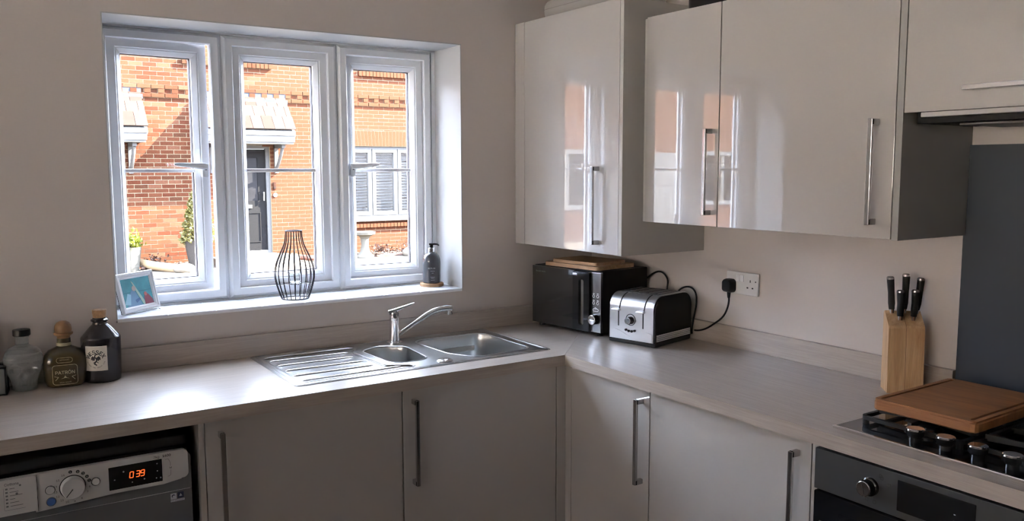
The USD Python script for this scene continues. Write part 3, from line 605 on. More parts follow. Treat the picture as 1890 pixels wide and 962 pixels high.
lev = loft([sup(0.009, 0.013, 3, 20, -0.018), sup(0.0075, 0.014, 3, 20, 0.005), sup(0.0045, 0.010, 3, 20, 0.045), sup(0.0028, 0.008, 3, 20, 0.075), sup(0.0012, 0.005, 3, 20, 0.084)])
part(t, 'lever', mv(rot(lev, 72, [0, 1, 0]), -0.004, 0, 0.121), chrome)

# ---- hob with its supports, burners and knobs
HX0, HX1, HY0, HY1 = -0.552, -0.045, -2.235, -1.650
t = thing('gas_hob', 'black glass gas hob with cast iron supports and four knobs', 'hob', (-0.3, -1.94, WT))
G = lambda m: mv(m, 0.3, 1.94, -WT)
part(t, 'glass', G(rbx(HX0+0.008, HY0, WT+0.0005, HX1, HY1, WT+0.006, 0.002)), black_glass)
part(t, 'trim', G(rbx(HX0, HY0, WT+0.0003, HX0+0.009, HY1, WT+0.008, 0.002)), chrome)
for k in range(4):
    y = -1.835-0.0735*k
    kb = part(t, 'knob', G(mv(lathe([(0.0145, 0), (0.0145, 0.010), (0.0195, 0.014), (0.0215, 0.026), (0.020, 0.028), (0, 0.028)], 32), -0.496, y, WT+0.006)), black_gloss)
    part(kb, 'cap', G(mv(lathe([(0.0205, 0), (0.0205, 0.003), (0.0185, 0.0045), (0, 0.0045)], 32), -0.496, y, WT+0.0335)), chrome)
for bx_, by_, r in ((-0.40, -1.80, 0.036), (-0.16, -1.80, 0.028), (-0.40, -2.10, 0.028), (-0.16, -2.10, 0.045)):
    b = part(t, 'burner', G(mv(lathe([(r*1.25, 0), (r*1.25, 0.006), (r, 0.010), (r, 0.016), (0, 0.016)], 32), bx_, by_, WT+0.006)), chrome)
    part(b, 'cap', G(mv(lathe([(r*.92, 0), (r*.95, 0.004), (r*.85, 0.008), (0, 0.008)], 32), bx_, by_, WT+0.0222)), cast_iron)
for y0, y1 in ((-1.935, -1.672), (-2.225, -1.945)):
    sx0, sx1 = -0.475, -0.075; zt = WT+0.040; gs = []
    outer_ = rrect(sx0, y0, sx1, y1, 0.02)
    gs.append(mv(ext(outer_.difference(outer_.buffer(-0.010)), 0.009), 0, 0, zt-0.022))
    yc = (y0+y1)/2
    for cx in (-0.40, -0.16):
        for a, b in (((cx, y0+0.005), (cx, yc-0.022)), ((cx, y1-0.005), (cx, yc+0.022)), ((sx0+0.005 if cx < -0.3 else sx1-0.005, yc), (cx+(-0.022 if cx < -0.3 else 0.022), yc)), ((-0.28, yc), (cx+(0.022 if cx < -0.3 else -0.022), yc))):
            gs.append(trimesh.convex.convex_hull(np.array([(a[0]+s*.005*(a[0] == b[0]), a[1]+s*.005*(a[1] == b[1]), z) for s in (-1, 1) for z in (zt-0.018, zt-0.002)]+[(b[0]+s*.004*(a[0] == b[0]), b[1]+s*.004*(a[1] == b[1]), z) for s in (-1, 1) for z in (zt-0.010, zt)])))
    gs.append(bx(-0.285, y0+0.004, zt-0.02, -0.275, y1-0.004, zt-0.008))
    for cx in (sx0+0.012, sx1-0.012):
        for cy in (y0+0.012, y1-0.012): gs.append(cyl((cx, cy, WT+0.006), (cx, cy, zt-0.015), 0.008, 10))
    part(t, 'pan_support', G(cat(gs)), cast_iron)

# ---- built-in oven
t = thing('oven', 'built-in oven with a dark steel control panel and black glass door under the hob', 'oven', (-0.60, -1.6345, 0), -90)
oven_steel = mat('oven_steel', (0.085, 0.09, 0.092), 0.36, 0.6, bump=0.04, bscale=60, stretch=(1, 40, 40))
part(t, 'body', bx(0.003, 0.02, 0.16, 0.594, 0.55, 0.868), black_matte, smooth=False)
part(t, 'control_panel', rbx(0.003, 0, 0.762, 0.594, 0.02, 0.866, 0.002), oven_steel)
d = part(t, 'door', rbx(0.003, 0, 0.17, 0.594, 0.02, 0.757, 0.003), black_glass)
part(d, 'handle', cat(rbx(0.05, -0.045, 0.690, 0.55, -0.033, 0.704, 0.004), rbx(0.07, -0.04, 0.692, 0.085, 0.0, 0.702, 0.002), rbx(0.515, -0.04, 0.692, 0.53, 0.0, 0.702, 0.002)), chrome)
part(t, 'display', rbx(0.226, -0.0012, 0.779, 0.404, 0.001, 0.851, 0.001), black_gloss)
for kx in (0.158, 0.472):
    k = part(t, 'knob', mv(rot(lathe([(0.022, 0), (0.022, 0.008), (0.0185, 0.010), (0.0175, 0.026), (0, 0.026)], 32), 90, [1, 0, 0]), kx, 0, 0.814), black_gloss)
    part(k, 'cap', cat(mv(rot(lathe([(0.0180, 0), (0.0180, 0.003), (0.0165, 0.004), (0, 0.0035)], 32), 90, [1, 0, 0]), kx, -0.0262, 0.814), rot(rbx(kx-0.0008, -0.0312, 0.802, kx+0.0008, -0.029, 0.826, 0.0004), -15, [0, 1, 0], (kx, 0, 0.814))), dark_chrome)
sym = mat('printed_symbol', (0.02, 0.02, 0.02), 0.5); psym = mat('panel_symbol', (0.42, 0.42, 0.42), 0.5)
for kx, kz in ((0.183, 0.846), (0.186, 0.842), (0.205, 0.831), (0.170, 0.780), (0.150, 0.781), (0.500, 0.851), (0.53, 0.85)):
    part(t, 'symbol', face_y(ext(sbox(-0.004, -0.004, 0.004, 0.004).difference(sbox(-0.003, -0.003, 0.003, 0.003)), 0.0003), kx, -0.0001, kz), sym, smooth=False)
for k, (kx, kz) in enumerate(((0.36, 0.80), (0.36, 0.815), (0.345, 0.79))):
    part(t, 'symbol', face_y(ext(sbox(-0.002, -0.001, 0.002, 0.001), 0.0003), kx, -0.0013, kz), psym, smooth=False)

# ---- washing machine
t = thing('washing_machine', 'silver grey washing machine with a lit orange time display under the worktop', 'washing machine', (-2.456, -0.575, 0))
wm_silver = mat('machine_silver', (0.62, 0.605, 0.59), 0.42, 0.1); wm_grey = mat('machine_grey', (0.14, 0.145, 0.15), 0.42, 0.1); wm_dark = mat('machine_top', (0.010, 0.010, 0.011), 0.6); wm_dial = mat('machine_dial', (0.74, 0.73, 0.72), 0.35, 0.2)
X = lambda x: x+2.456
part(t, 'body', rbx(0.002, 0.014, 0.02, 0.594, 0.52, 0.806, 0.012), wm_dark)
part(t, 'top_cover', rbx(0.0, 0.02, 0.807, 0.596, 0.53, 0.838, 0.010), wm_dark)
cp = sbox(X(-2.456), 0.724, X(-1.8655), 0.803); cp = cp.buffer(-0.014).buffer(0.014, quad_segs=6).union(sbox(X(-2.456), 0.73, X(-2.2), 0.803)).union(Polygon([(X(-2.456), 0.70), (X(-2.23), 0.706), (X(-2.05), 0.716), (X(-1.93), 0.7155), (X(-1.885), 0.722), (X(-1.867), 0.74), (X(-2.456), 0.74)]))
part(t, 'control_panel', face_y(ext(cp, 0.014), 0, 0.014, 0), wm_silver, smooth=False)
low = sbox(X(-2.454), 0.05, X(-1.8575), 0.79).buffer(-0.012).buffer(0.012, quad_segs=6)
seam = sbox(-1, 0.688, 1, 0.6895)
part(t, 'front', face_y(ext(low.difference(seam), 0.012), 0, 0.0175, 0), wm_grey, smooth=False)
part(t, 'seam', face_y(ext(sbox(0.004, 0.6895, 0.594, 0.6902), 0.001), 0, 0.0055, 0), wm_silver, smooth=False)
part(t, 'drawer', face_y(ext(rrect(X(-2.45), 0.712, X(-2.2275), 0.8025, 0.008), 0.004), 0, 0.0, 0), wm_silver, smooth=False)
part(t, 'drawer_grip', face_y(ext(rrect(X(-2.42), 0.700, X(-2.232), 0.713, 0.006), 0.006), 0, 0.003, 0), wm_grey, smooth=False)
part(t, 'drawer_gap', bx(X(-2.2272), -0.0004, 0.709, X(-2.2262), 0.001, 0.8025), sym)
dx, dz = X(-2.148), 0.755
part(t, 'dial_ring', face_y(ext(Point(dx, dz).buffer(0.0305, quad_segs=16).difference(Point(dx, dz).buffer(0.028, quad_segs=16)), 0.001), 0, 0.0, 0), sym, smooth=False)
k = part(t, 'dial', mv(rot(lathe([(0.0285, 0), (0.0275, 0.014), (0.0255, 0.017), (0, 0.0165)], 40), 90, [1, 0, 0]), dx, -0.0002, dz), wm_dial)
part(k, 'pointer', rot(rbx(dx-0.0008, -0.0185, dz-0.026, dx+0.0008, -0.0162, dz-0.002, 0.0004), 40, [0, 1, 0], (dx, 0, dz)), sym)
blue = mat('blue_button', '3f5f9a', 0.35)
for bxx, bz, r, m in ((X(-2.1985), 0.7565, 0.0100, wm_silver), (X(-2.1975), 0.7265, 0.0100, blue), (X(-2.0945), 0.7575, 0.0092, wm_silver)):
    part(t, 'button_ring', face_y(ext(Point(bxx, bz).buffer(r+0.0015).difference(Point(bxx, bz).buffer(r-0.0005)), 0.0008), 0, 0, 0), sym if m is not blue else chrome, smooth=False)
    part(t, 'button', mv(rot(lathe([(r, 0), (r, 0.003), (r*.85, 0.0045), (0, 0.004)], 28), 90, [1, 0, 0]), bxx, -0.0002, bz), m)
disp = part(t, 'display', rbx(X(-2.0635), -0.0012, 0.7255, X(-1.9325), 0.001, 0.7865, 0.0008), black_gloss)
seg_on = glow('display_orange', (1.0, 0.13, 0.025), 0.85)
SEG = {'0': 'abcdef', '3': 'abcdg', '9': 'abcdfg'}
def seven(ch, x, z, h):
    w = h*.55; q = {'a': (x, z+h, x+w, z+h), 'g': (x, z+h/2, x+w, z+h/2), 'd': (x, z, x+w, z), 'f': (x, z+h/2, x, z+h), 'b': (x+w, z+h/2, x+w, z+h), 'e': (x, z, x, z+h/2), 'c': (x+w, z, x+w, z+h/2)}
    out = []
    for s_ in SEG[ch]:
        a, b, c, d_ = q[s_]; L = LineString([(a+(c-a)*.14, b+(d_-b)*.14), (c-(c-a)*.14, d_-(d_-b)*.14)]).buffer(h*.075, cap_style=1, quad_segs=3)
        out.append(ext(L, 0.0004))
    m = cat(out); v = m.vertices; v[:, 0] += (v[:, 1]-z)*0.12; m.vertices = v; return face_y(m, 0, -0.0014, 0)
for ch, xx in (('0', -2.014), ('3', -1.9985), ('9', -1.987)):
    part(disp, 'digit', seven(ch, X(xx), 0.7505, 0.0155), seg_on, smooth=False)
for xx, zz, r in ((-2.028, 0.770, 0.0022), (-1.945, 0.776, 0.0018), (-1.945, 0.756, 0.0016), (-1.948, 0.737, 0.0016), (-1.9375, 0.736, 0.0022), (-2.05, 0.752, 0.0018), (-2.008, 0.738, 0.0016), (-1.978, 0.741, 0.0020)):
    part(disp, 'icon', face_y(ext(Point(X(xx), zz).buffer(r), 0.0003), 0, -0.0014, 0), psym, smooth=False)
for n_, ang in [(6, -10), (7, -31), (8, -60), (9, -85), (10, -111), (11, -130), (12, -151), (13, -170), (14, 168), (15, 145), (16, 121)]:
    part(t, 'numeral', face_y(text(str(n_), 0.0048, 0.0003), dx+0.0395*math.cos(math.radians(ang)), -0.0002, dz+0.0395*math.sin(math.radians(ang))), sym, smooth=False)
for n_, ang in [(1, 95), (2, 70), (3, 50), (4, 31), (5, 13)]:
    x_, z_ = dx+0.0395*math.cos(math.radians(ang)), dz+0.0395*math.sin(math.radians(ang))
    part(t, 'dot', face_y(ext(Point(x_, z_).buffer(0.0042), 0.0003), 0, -0.0002, 0), sym, smooth=False)
    part(t, 'numeral', face_y(text(str(n_), 0.0045, 0.0003), x_, -0.0005, z_), wm_silver, smooth=False)
part(t, 'lettering', face_y(cat(mv(text('7kg', 0.0062, 0.0003), -0.018, 0, 0), mv(text('1400', 0.0062, 0.0003, True), 0.008, 0, 0)), X(-1.928), -0.0002, 0.7935), sym, smooth=False)
dr = [text('Cottons', 0.0062, 0.0003, True, False)]; dr[0].apply_translation([0.0, 0.036, 0])
for i in range(6):
    dr += [mv(ext(sbox(0.002, 0, 0.007, 0.004), 0.0003), 0, 0.026-i*0.0088, 0), mv(ext(sbox(0.011, 0.001, 0.022+0.008*((i*7) % 3), 0.0024), 0.0003), 0, 0.026-i*0.0088, 0)]
dr += [mv(ext(sbox(0, 0, 0.0006, 0.055), 0.0003), -0.002, -0.024, 0), mv(ext(sbox(0, 0, 0.045, 0.0007), 0.0003), -0.002, -0.026, 0), mv(ext(Point(0.034, 0.033).buffer(0.0025), 0.0003)), mv(ext(Point(0.026, 0.013).buffer(0.0028), 0.0003))]
part(t, 'programme_list', face_y(cat(dr), X(-2.297), -0.0042, 0.752), mat('faint_print', (0.16, 0.16, 0.165), 0.5), smooth=False)
part(t, 'mark', face_y(cat(ext(LineString([(0, 0), (0.008, 0), (0.013, -0.012), (0.013, -0.02)]).buffer(0.0003), 0.0003), ext(LineString([(0.013, -0.03), (0.013, -0.045), (0.006, -0.048)]).buffer(0.0003), 0.0003), mv(text('M', 0.005, 0.0003), 0.013, -0.025, 0)), X(-1.924), -0.0002, 0.783), sym, smooth=False)
stk = part(t, 'sticker', face_y(ext(unary_union([sbox(0, 0.007, 0.0155, 0.0235), sbox(0, 0.0, 0.036, 0.0055)]), 0.0003), X(-1.9135), 0.0054, 0.659), mat('sticker_white', (0.62, 0.64, 0.68), 0.5), smooth=False)
part(stk, 'sticker_blue', face_y(cat(ext(sbox(0.018, 0.008, 0.034, 0.0245), 0.0003), mv(ext(Point(0.0075, 0.016).buffer(0.0045).difference(Point(0.0085, 0.0145).buffer(0.0035)), 0.0003), 0, 0, 0.0003), mv(text('ECO TECHNOLOGY', 0.0026, 0.0002), 0.018, 0.0028, 0.0003)), X(-1.9135), 0.0052, 0.659), mat('sticker_navy', (0.02, 0.03, 0.07), 0.5), smooth=False)
part(stk, 'sticker_mark', face_y(ext(Polygon([(0.022, 0.013), (0.030, 0.013), (0.026, 0.021)]), 0.0003), X(-1.9135), 0.0048, 0.659), mat('sticker_white2', (0.5, 0.52, 0.56), 0.5), smooth=False)

# ================================================================== THINGS ON THE WORKTOP AND SILL
# ---- microwave, local frame: front looks at -y, x to the viewer's right
W, H, D = 0.386, 0.254, 0.278
t = thing('microwave', 'black microwave oven with a mirrored door in the corner under the tall cabinet', 'microwave', (-0.353, -0.047, WT), -82.0)
part(t, 'body', rbx(0.001, 0.012, 0.012, W-0.001, D, H, 0.004), black_matte)
part(t, 'door', rbx(0, 0, 0.014, 0.63*W, 0.014, H-0.003, 0.002), mat('mirror_black', (0.05, 0.05, 0.05), 0.06, 0.6, coat_weight=1.0))
hp = rrect(0.632*W, 0.016, 0.862*W, H-0.006, 0.006); slot = rrect(0.715*W, 0.038, 0.785*W, H-0.036, 0.008)
h_ = part(t, 'handle', face_y(ext(hp.difference(slot), 0.020), 0, 0.010, 0), black_gloss)
part(h_, 'handle_inlay', face_y(ext(slot, 0.004), 0, 0.008, 0), mat('mirror_strip', (0.30, 0.30, 0.29), 0.25, 0.3), smooth=False)
part(h_, 'handle_cap', rbx(0.632*W, -0.0112, H-0.022, 0.695*W, -0.0095, H-0.012, 0.0005), chrome)
cpnl = part(t, 'control_panel', rbx(0.864*W, 0.001, 0.016, W-0.001, 0.014, H-0.004, 0.002), mat('panel_steel', (0.38, 0.38, 0.39), 0.24, 1.0))
mark = mat('pale_print', (0.75, 0.75, 0.78), 0.4)
dd = part(t, 'dial', mv(rot(lathe([(0.0195, 0), (0.019, 0.018), (0.017, 0.021), (0, 0.0205)], 36), 90, [1, 0, 0]), 0.928*W, 0.001, 0.068), black_gloss)
part(dd, 'cap', mv(rot(lathe([(0.0185, 0), (0.0185, 0.003), (0.016, 0.0042), (0, 0.004)], 36), 90, [1, 0, 0]), 0.928*W, -0.0196, 0.068), chrome)
for r_, z in enumerate((0.158, 0.131)):
    for c_, x in enumerate((0.902, 0.957)):
        ring = Point(0, 0).buffer(0.0062, quad_segs=10); ring = ring.difference(Point(0, 0).buffer(0.0045, quad_segs=10))
        b = part(cpnl, 'button', face_y(ext(ring, 0.0012), x*W, 0.001, z), mark, smooth=False)
        part(cpnl, 'print', face_y(ext(sbox(-0.006, 0.0085, 0.006, 0.0098).union(sbox(-0.003, 0.0105, 0.004, 0.012)), 0.0004), x*W, 0.001, z), mark, smooth=False)
pill = rrect(-0.015, -0.0055, 0.015, 0.0055, 0.0052)
part(cpnl, 'button', face_y(ext(pill.difference(pill.buffer(-0.0016)), 0.0012), 0.93*W, 0.001, 0.104), mark, smooth=False)
part(cpnl, 'print', face_y(ext(sbox(-0.007, 0.007, 0.007, 0.0083).union(sbox(-0.0015, 0.0083, 0.0015, 0.011)), 0.0004), 0.93*W, 0.001, 0.104), mark, smooth=False)
part(t, 'lettering', face_y(text('Russell Hobbs', 0.0062, 0.0003), 0.13*W, -0.0002, H-0.024), mat('dim_print', (0.30, 0.30, 0.30), 0.5), smooth=False)
for x, y in ((0.03, 0.03), (W-0.03, 0.03), (0.03, D-0.03), (W-0.03, D-0.03)): part(t, 'foot', cyl((x, y, 0), (x, y, 0.013), 0.013, 16), black_plastic)
mw = lambda x, y, z: np.array([-0.353, -0.047, WT])+np.array([x*math.cos(math.radians(-82))-y*math.sin(math.radians(-82)), x*math.sin(math.radians(-82))+y*math.cos(math.radians(-82)), z])
def smooth_path(P, k=8):
    from scipy.interpolate import make_interp_spline
    P = np.array(P, float); u = np.linspace(0, 1, len(P)); return make_interp_spline(u, P, k=min(3, len(P)-1))(np.linspace(0, 1, k*(len(P)-1)+1))
def cable(name, P, label, r=0.0035): single(name, tube(smooth_path(P), r, 8), black_plastic, label, 'cable', smooth=True)
cable('power_cable', [(-0.020, -0.36, 1.10), (-0.016, -0.42, 1.142), (-0.014, -0.465, 1.148), (-0.014, -0.495, 1.122), (-0.022, -0.50, 1.08), (-0.03, -0.50, 1.00), (-0.035, -0.485, 0.93), (-0.032, -0.47, 0.915)], 'black microwave cable looping down the wall beside the microwave')
board_a = wood('board_pale', 'b08a68', 'cfae8c', 1, 5, 10, 0.55); 
for nm, lab, lo, zz, ww, dd_ in (('large', 'larger wooden chopping board lying flat on the microwave, lowest of the two', (-0.300, -0.205), 0.0005, 0.30, 0.225), ('small', 'smaller wooden chopping board on top of the stack on the microwave', (-0.282, -0.215), 0.0155, 0.245, 0.185)):
    o = rrect(-ww/2, 0, ww/2, dd_, 0.015); m = rotz(mv(ext(o, 0.0145 if nm == 'large' else 0.012), 0, 0, 0), -82)
    c0 = mw(W*0.52, 0.018 if nm == 'large' else 0.035, H+zz); single('chopping_board', mv(m, *c0), board_a, lab, 'chopping board')

# ---- toaster
W, D, H = 0.21, 0.25, 0.188
TL = (-0.318, -0.497, WT); TR = -76.7
t = thing('toaster', 'chrome fronted four slice toaster with black sides in front of the microwave', 'toaster', TL, TR)
def tprof(i, z0):
    r = 0.052; pts = [(i, z0)]
    for a in np.linspace(180, 90, 10): pts.append((i+r+(r)*math.cos(math.radians(a)), H-i-r+r*math.sin(math.radians(a))))
    for a in np.linspace(90, 0, 10): pts.append((D-i-r+r*math.cos(math.radians(a)), H-i-r+r*math.sin(math.radians(a))))
    pts.append((D-i, z0)); return Polygon(pts)
def side(poly, x0, x1):                              # polygon in (y, z) extruded along x
    m = ext(poly, x1-x0); v = m.vertices; m.vertices = np.stack([v[:, 2]+x0, v[:, 0], v[:, 1]], 1); 
    return m
toast_chrome = mat('toaster_chrome', (0.84, 0.84, 0.86), 0.28, 1.0)
part(t, 'shell', side(tprof(0, 0.018), 0.012, W-0.012), toast_chrome)
for x0, x1 in ((0.002, 0.012), (W-0.012, W-0.002)):
    part(t, 'side_panel', side(tprof(0.003, 0.018), x0, x1), black_matte)
for x0, x1 in ((0.0, 0.0125), (W-0.0125, W)):
    o = tprof(0.0, 0.018); part(t, 'edge_trim', side(o.difference(o.buffer(-0.004)), min(x0, x1)+0.008*(x0 < 0.1), max(x0, x1)-0.008*(x0 > 0.1)), toast_chrome)
part(t, 'base', rbx(0.002, 0.004, 0.002, W-0.002, D-0.004, 0.020, 0.004), black_plastic)
for x0, x1 in ((-0.0015, 0.002), (W-0.002, W+0.0015)):
    for k in range(4): part(t, 'side_rib', rbx(x0, 0.012, 0.022+k*0.0065, x1, D-0.012, 0.0272+k*0.0065, 0.0012), mat('rib_metal', (0.85, 0.85, 0.86), 0.35, 0.8))
top = mat('toaster_top', (0.03, 0.03, 0.032), 0.3, 0.5)
part(t, 'top_plate', rbx(0.022, 0.05, H-0.002, W-0.022, D-0.05, H+0.001, 0.001), top)
for x in (0.045, 0.082, 0.128, 0.165):
    part(t, 'bread_slot', rbx(x-0.008, 0.062, H, x+0.008, D-0.062, H+0.0018, 0.0005), dark_in)
    part(t, 'slot_guard', rbx(x+0.008, 0.068, H+0.0005, x+0.0095, D-0.068, H+0.003, 0.0005), chrome)
for x in (0.228*W, 0.75*W):
    part(t, 'lever_slot', rbx(x-0.003, -0.0006, 0.066, x+0.003, 0.002, 0.128, 0.001), dark_in)
    part(t, 'lever', rbx(x-0.024, -0.016, 0.124, x+0.010, 0.0, 0.131, 0.003), toast_chrome)
    pr = [(-0.0006, 0.131), (-0.0004, 0.138)]+[(0.052-0.0524*math.cos(a), H-0.052+0.0524*math.sin(a)) for a in np.linspace(0.05, 1.4, 8)]
    part(t, 'groove', tube([(x+0.004+0.006*i/9, y_, z_) for i, (y_, z_) in enumerate(pr)], 0.0022, 6), dark_in)
part(t, 'dial_ring', face_y(ext(Point(0, 0).buffer(0.022, quad_segs=14).difference(Point(0, 0).buffer(0.0195, quad_segs=14)), 0.001), 0.49*W, 0.0, 0.094), dark_in, smooth=False)
k = part(t, 'dial', mv(rot(lathe([(0.0145, 0), (0.0135, 0.017), (0.012, 0.019), (0, 0.0185)], 30), 90, [1, 0, 0]), 0.49*W, 0, 0.092), black_gloss)
part(k, 'cap', mv(rot(lathe([(0.0122, 0), (0.0115, 0.004), (0, 0.0042)], 30), 90, [1, 0, 0]), 0.49*W, -0.0187, 0.092), chrome)
for i in range(4): part(t, 'button', mv(rot(lathe([(0.0046, 0), (0.0044, 0.005), (0.0032, 0.0062), (0, 0.006)], 18), 90, [1, 0, 0]), 0.49*W-0.0195+i*0.013, 0, 0.055-0.004*math.sin(math.pi*i/3)), black_gloss)
wv = [(x, 0.044+0.010*math.exp(-((x-0.03)/0.03)**2)-0.012*math.exp(-((x-0.105)/0.028)**2)+0.010*math.exp(-((x-0.175)/0.03)**2)) for x in np.linspace(0.012, W-0.012, 40)]
band = Polygon(wv+[(W-0.012, 0.0205), (0.012, 0.0205)])
part(t, 'wave_band', face_y(ext(band, 0.003), 0, 0.0005, 0), toast_chrome)
part(t, 'badge', face_y(ext(rrect(-0.021, -0.0035, 0.021, 0.0035, 0.0015), 0.0008), 0.5*W, 0.0035, 0.149), mat('badge', (0.45, 0.45, 0.47), 0.3, 0.8), smooth=False)
tm = lambda x, y, z: np.array(TL)+np.array([x*math.cos(math.radians(TR))-y*math.sin(math.radians(TR)), x*math.sin(math.radians(TR))+y*math.cos(math.radians(TR)), z])

# ---- socket, plug and the toaster cable
t = thing('socket', 'white double wall socket with two rocker switches', 'socket', (0, -0.796, 1.107), -90)
sw = mat('socket_white', (0.66, 0.65, 0.64), 0.3)
part(t, 'plate', rbx(0, -0.010, 0, 0.147, -0.0002, 0.082, 0.004), sw)
for x in (0.055, 0.075): part(t, 'switch', rot(rbx(x-0.0075, -0.0135, 0.047, x+0.0075, -0.008, 0.071, 0.002), 4, [1, 0, 0], (x, -0.01, 0.06)), upvc)
hol = mat('socket_hole', (0.03, 0.03, 0.03), 0.6)
for x, z, w, h in ((0.112, 0.052, .0035, .009), (0.100, 0.028, .007, .005), (0.123, 0.028, .007, .005)):
    part(t, 'pin_hole', face_y(ext(sbox(x-w/2, z-h/2, x+w/2, z+h/2), 0.0004), 0, -0.010, 0), hol, smooth=False)
part(t, 'screw', face_y(ext(Point(0.136, 0.052).buffer(0.0025), 0.0004), 0, -0.010, 0), hol, smooth=False)
t = thing('plug', 'black three pin plug pushed into the left of the double socket', 'plug', (-0.0105, -0.8195, 1.107+0.03), -90)
pg = rrect(-0.024, -0.026, 0.024, 0.024, 0.014)
m1 = loft([np.column_stack([resample(pg.buffer(b), 40), np.full(40, z)]) for b, z in ((0, 0), (0, 0.012), (-0.002, 0.022), (-0.006, 0.028))])
part(t, 'body', face_y(m1), black_plastic)
part(t, 'cord_grip', cyl((0, -0.010, -0.024), (0.001, -0.011, -0.046), 0.0075, 14, 0.005), black_plastic)
cable('power_cable', [(-0.0215, -0.8205, 1.091), (-0.022, -0.818, 1.06), (-0.026, -0.80, 1.02), (-0.030, -0.765, 0.990), (-0.030, -0.725, 0.965), (-0.026, -0.685, 0.950), (-0.022, -0.655, 0.945)], 'black toaster cable hanging from the plug down to the worktop')
cable('power_cable', [(-0.032, -0.565, 1.075), (-0.022, -0.59, 1.102), (-0.016, -0.625, 1.106), (-0.013, -0.648, 1.085), (-0.012, -0.650, 1.04), (-0.021, -0.645, 0.98), (-0.0215, -0.64, 0.93)], 'thin black cable arching up behind the toaster')

# ---- knife block and knives
block_wood = wood('block_wood', 'ad855c', 'd6b48c', 2, 5, 9, 0.5); dark_wood = mat('block_joint', '5c3d24', 0.6)
KL = (-0.132, -1.527, WT); KR = -44.0
t = thing('knife_block', 'upright beech knife block at the edge of the hob', 'knife block', KL, KR)
W, D = 0.098, 0.074
def blk(x0, x1):
    return trimesh.convex.convex_hull(np.array([(x0+dx_, y, z) for y, z, dx_ in ((0.0, 0.0, 0), (0.0, 0.010, 0), (0.008, 0.188, 0), (0.012, 0.196, 0), (D, 0.0, 0), (D, 0.226, 0), (D-0.010, 0.232, 0))]+[(x1, y, z) for y, z in ((0.0, 0.0), (0.0, 0.010), (0.008, 0.188), (0.012, 0.196), (D, 0.0), (D, 0.226), (D-0.010, 0.232))]))
part(t, 'block', blk(0, 0.0475), block_wood, smooth=False)
part(t, 'block', blk(0.0485, W), block_wood, smooth=False)
part(t, 'joint', blk(0.0475, 0.0485), dark_wood, smooth=False)
kk = [(0.017, 0.054, 0.108, -4, 4, 'left knife at the back of the block'), (0.050, 0.056, 0.115, 2, 5, 'tallest black handled knife in the middle at the back of the block'), (0.083, 0.054, 0.106, 6, 4, 'black handled knife at the back right of the block'), (0.034, 0.030, 0.088, 0, 9, 'shorter black handled knife at the front left of the block'), (0.070, 0.030, 0.090, 3, 9, 'shorter black handled knife at the front right of the block')]
for i, (x, y, L, tx, ty, lab) in enumerate(kk):
    zt = 0.196+(y-0.012)/(D-0.022)*0.036; ca, sa = math.cos(math.radians(KR)), math.sin(math.radians(KR))
    k = thing('kitchen_knife', ('black handled '+lab) if i == 0 else lab, 'knife', (KL[0]+x*ca-y*sa, KL[1]+x*sa+y*ca, WT+zt+0.001), KR, 'knives in the block')
    R_ = lambda m: rot(rot(m, tx, [0, 1, 0]), -ty*0.4, [1, 0, 0])
    part(k, 'bolster', R_(loft([sup(0.006, 0.008, 3, 20, 0.0), sup(0.007, 0.010, 3, 20, 0.012)])), chrome)
    bow = [(0.0075, 0.0105, 0.012), (0.009, 0.0125, 0.03), (0.0085, 0.0115, L*.55), (0.0095, 0.0125, L*.85), (0.0098, 0.0125, L-0.008)]
    part(k, 'handle', R_(loft([sup(a, b, 2.6, 20, z)+[0, -0.004*math.sin(z/L*3.1), 0] for a, b, z in bow])), black_matte)
    part(k, 'end_cap', R_(loft([sup(0.0099, 0.0127, 2.6, 20, L-0.008), sup(0.0098, 0.0125, 2.6, 20, L-0.003), sup(0.007, 0.009, 2.6, 20, L)])), mat('knife_cap', (0.36, 0.33, 0.33), 0.22, 0.9))

# ---- chopping board on the hob
cw = wood('board_dark', '7d5233', 'a87246', 1, 4, 8, 0.55)
t = thing('chopping_board', 'thick brown wooden chopping board with a juice groove lying on the hob', 'chopping board', (-0.258, -1.812, WT+0.0405), 1.0)
a, b, h = 0.184, 0.130, 0.028
o = rrect(-a, -b, a, b, 0.016); gi = rrect(-a+0.022, -b+0.018, a-0.022, b-0.018, 0.008)
groove = unary_union([LineString([(-a+0.020, y_), (a-0.020, y_)]).buffer(0.0045) for y_ in (-b+0.018, b-0.018)])
def slab(poly, z0, z1, ch):                          # chamfered plate
    P = resample(poly, 120); c = P.mean(0); q = lambda k: resample(poly.buffer(-k), 120)
    return loft([np.column_stack([q(ch), np.full(120, z0)]), np.column_stack([P, np.full(120, z0+ch)]), np.column_stack([P, np.full(120, z1-ch)]), np.column_stack([q(ch), np.full(120, z1)])])
part(t, 'board', slab(o, 0, h-0.004, 0.003), cw, smooth=False)
top_ = o.buffer(-0.002).difference(groove)
part(t, 'top', mv(ext(top_, 0.004), 0, 0, h-0.004), cw, smooth=False)
part(t, 'groove', mv(ext(groove, 0.0008), 0, 0, h-0.004), mat('groove_wood', '4a2c18', 0.7), smooth=False)

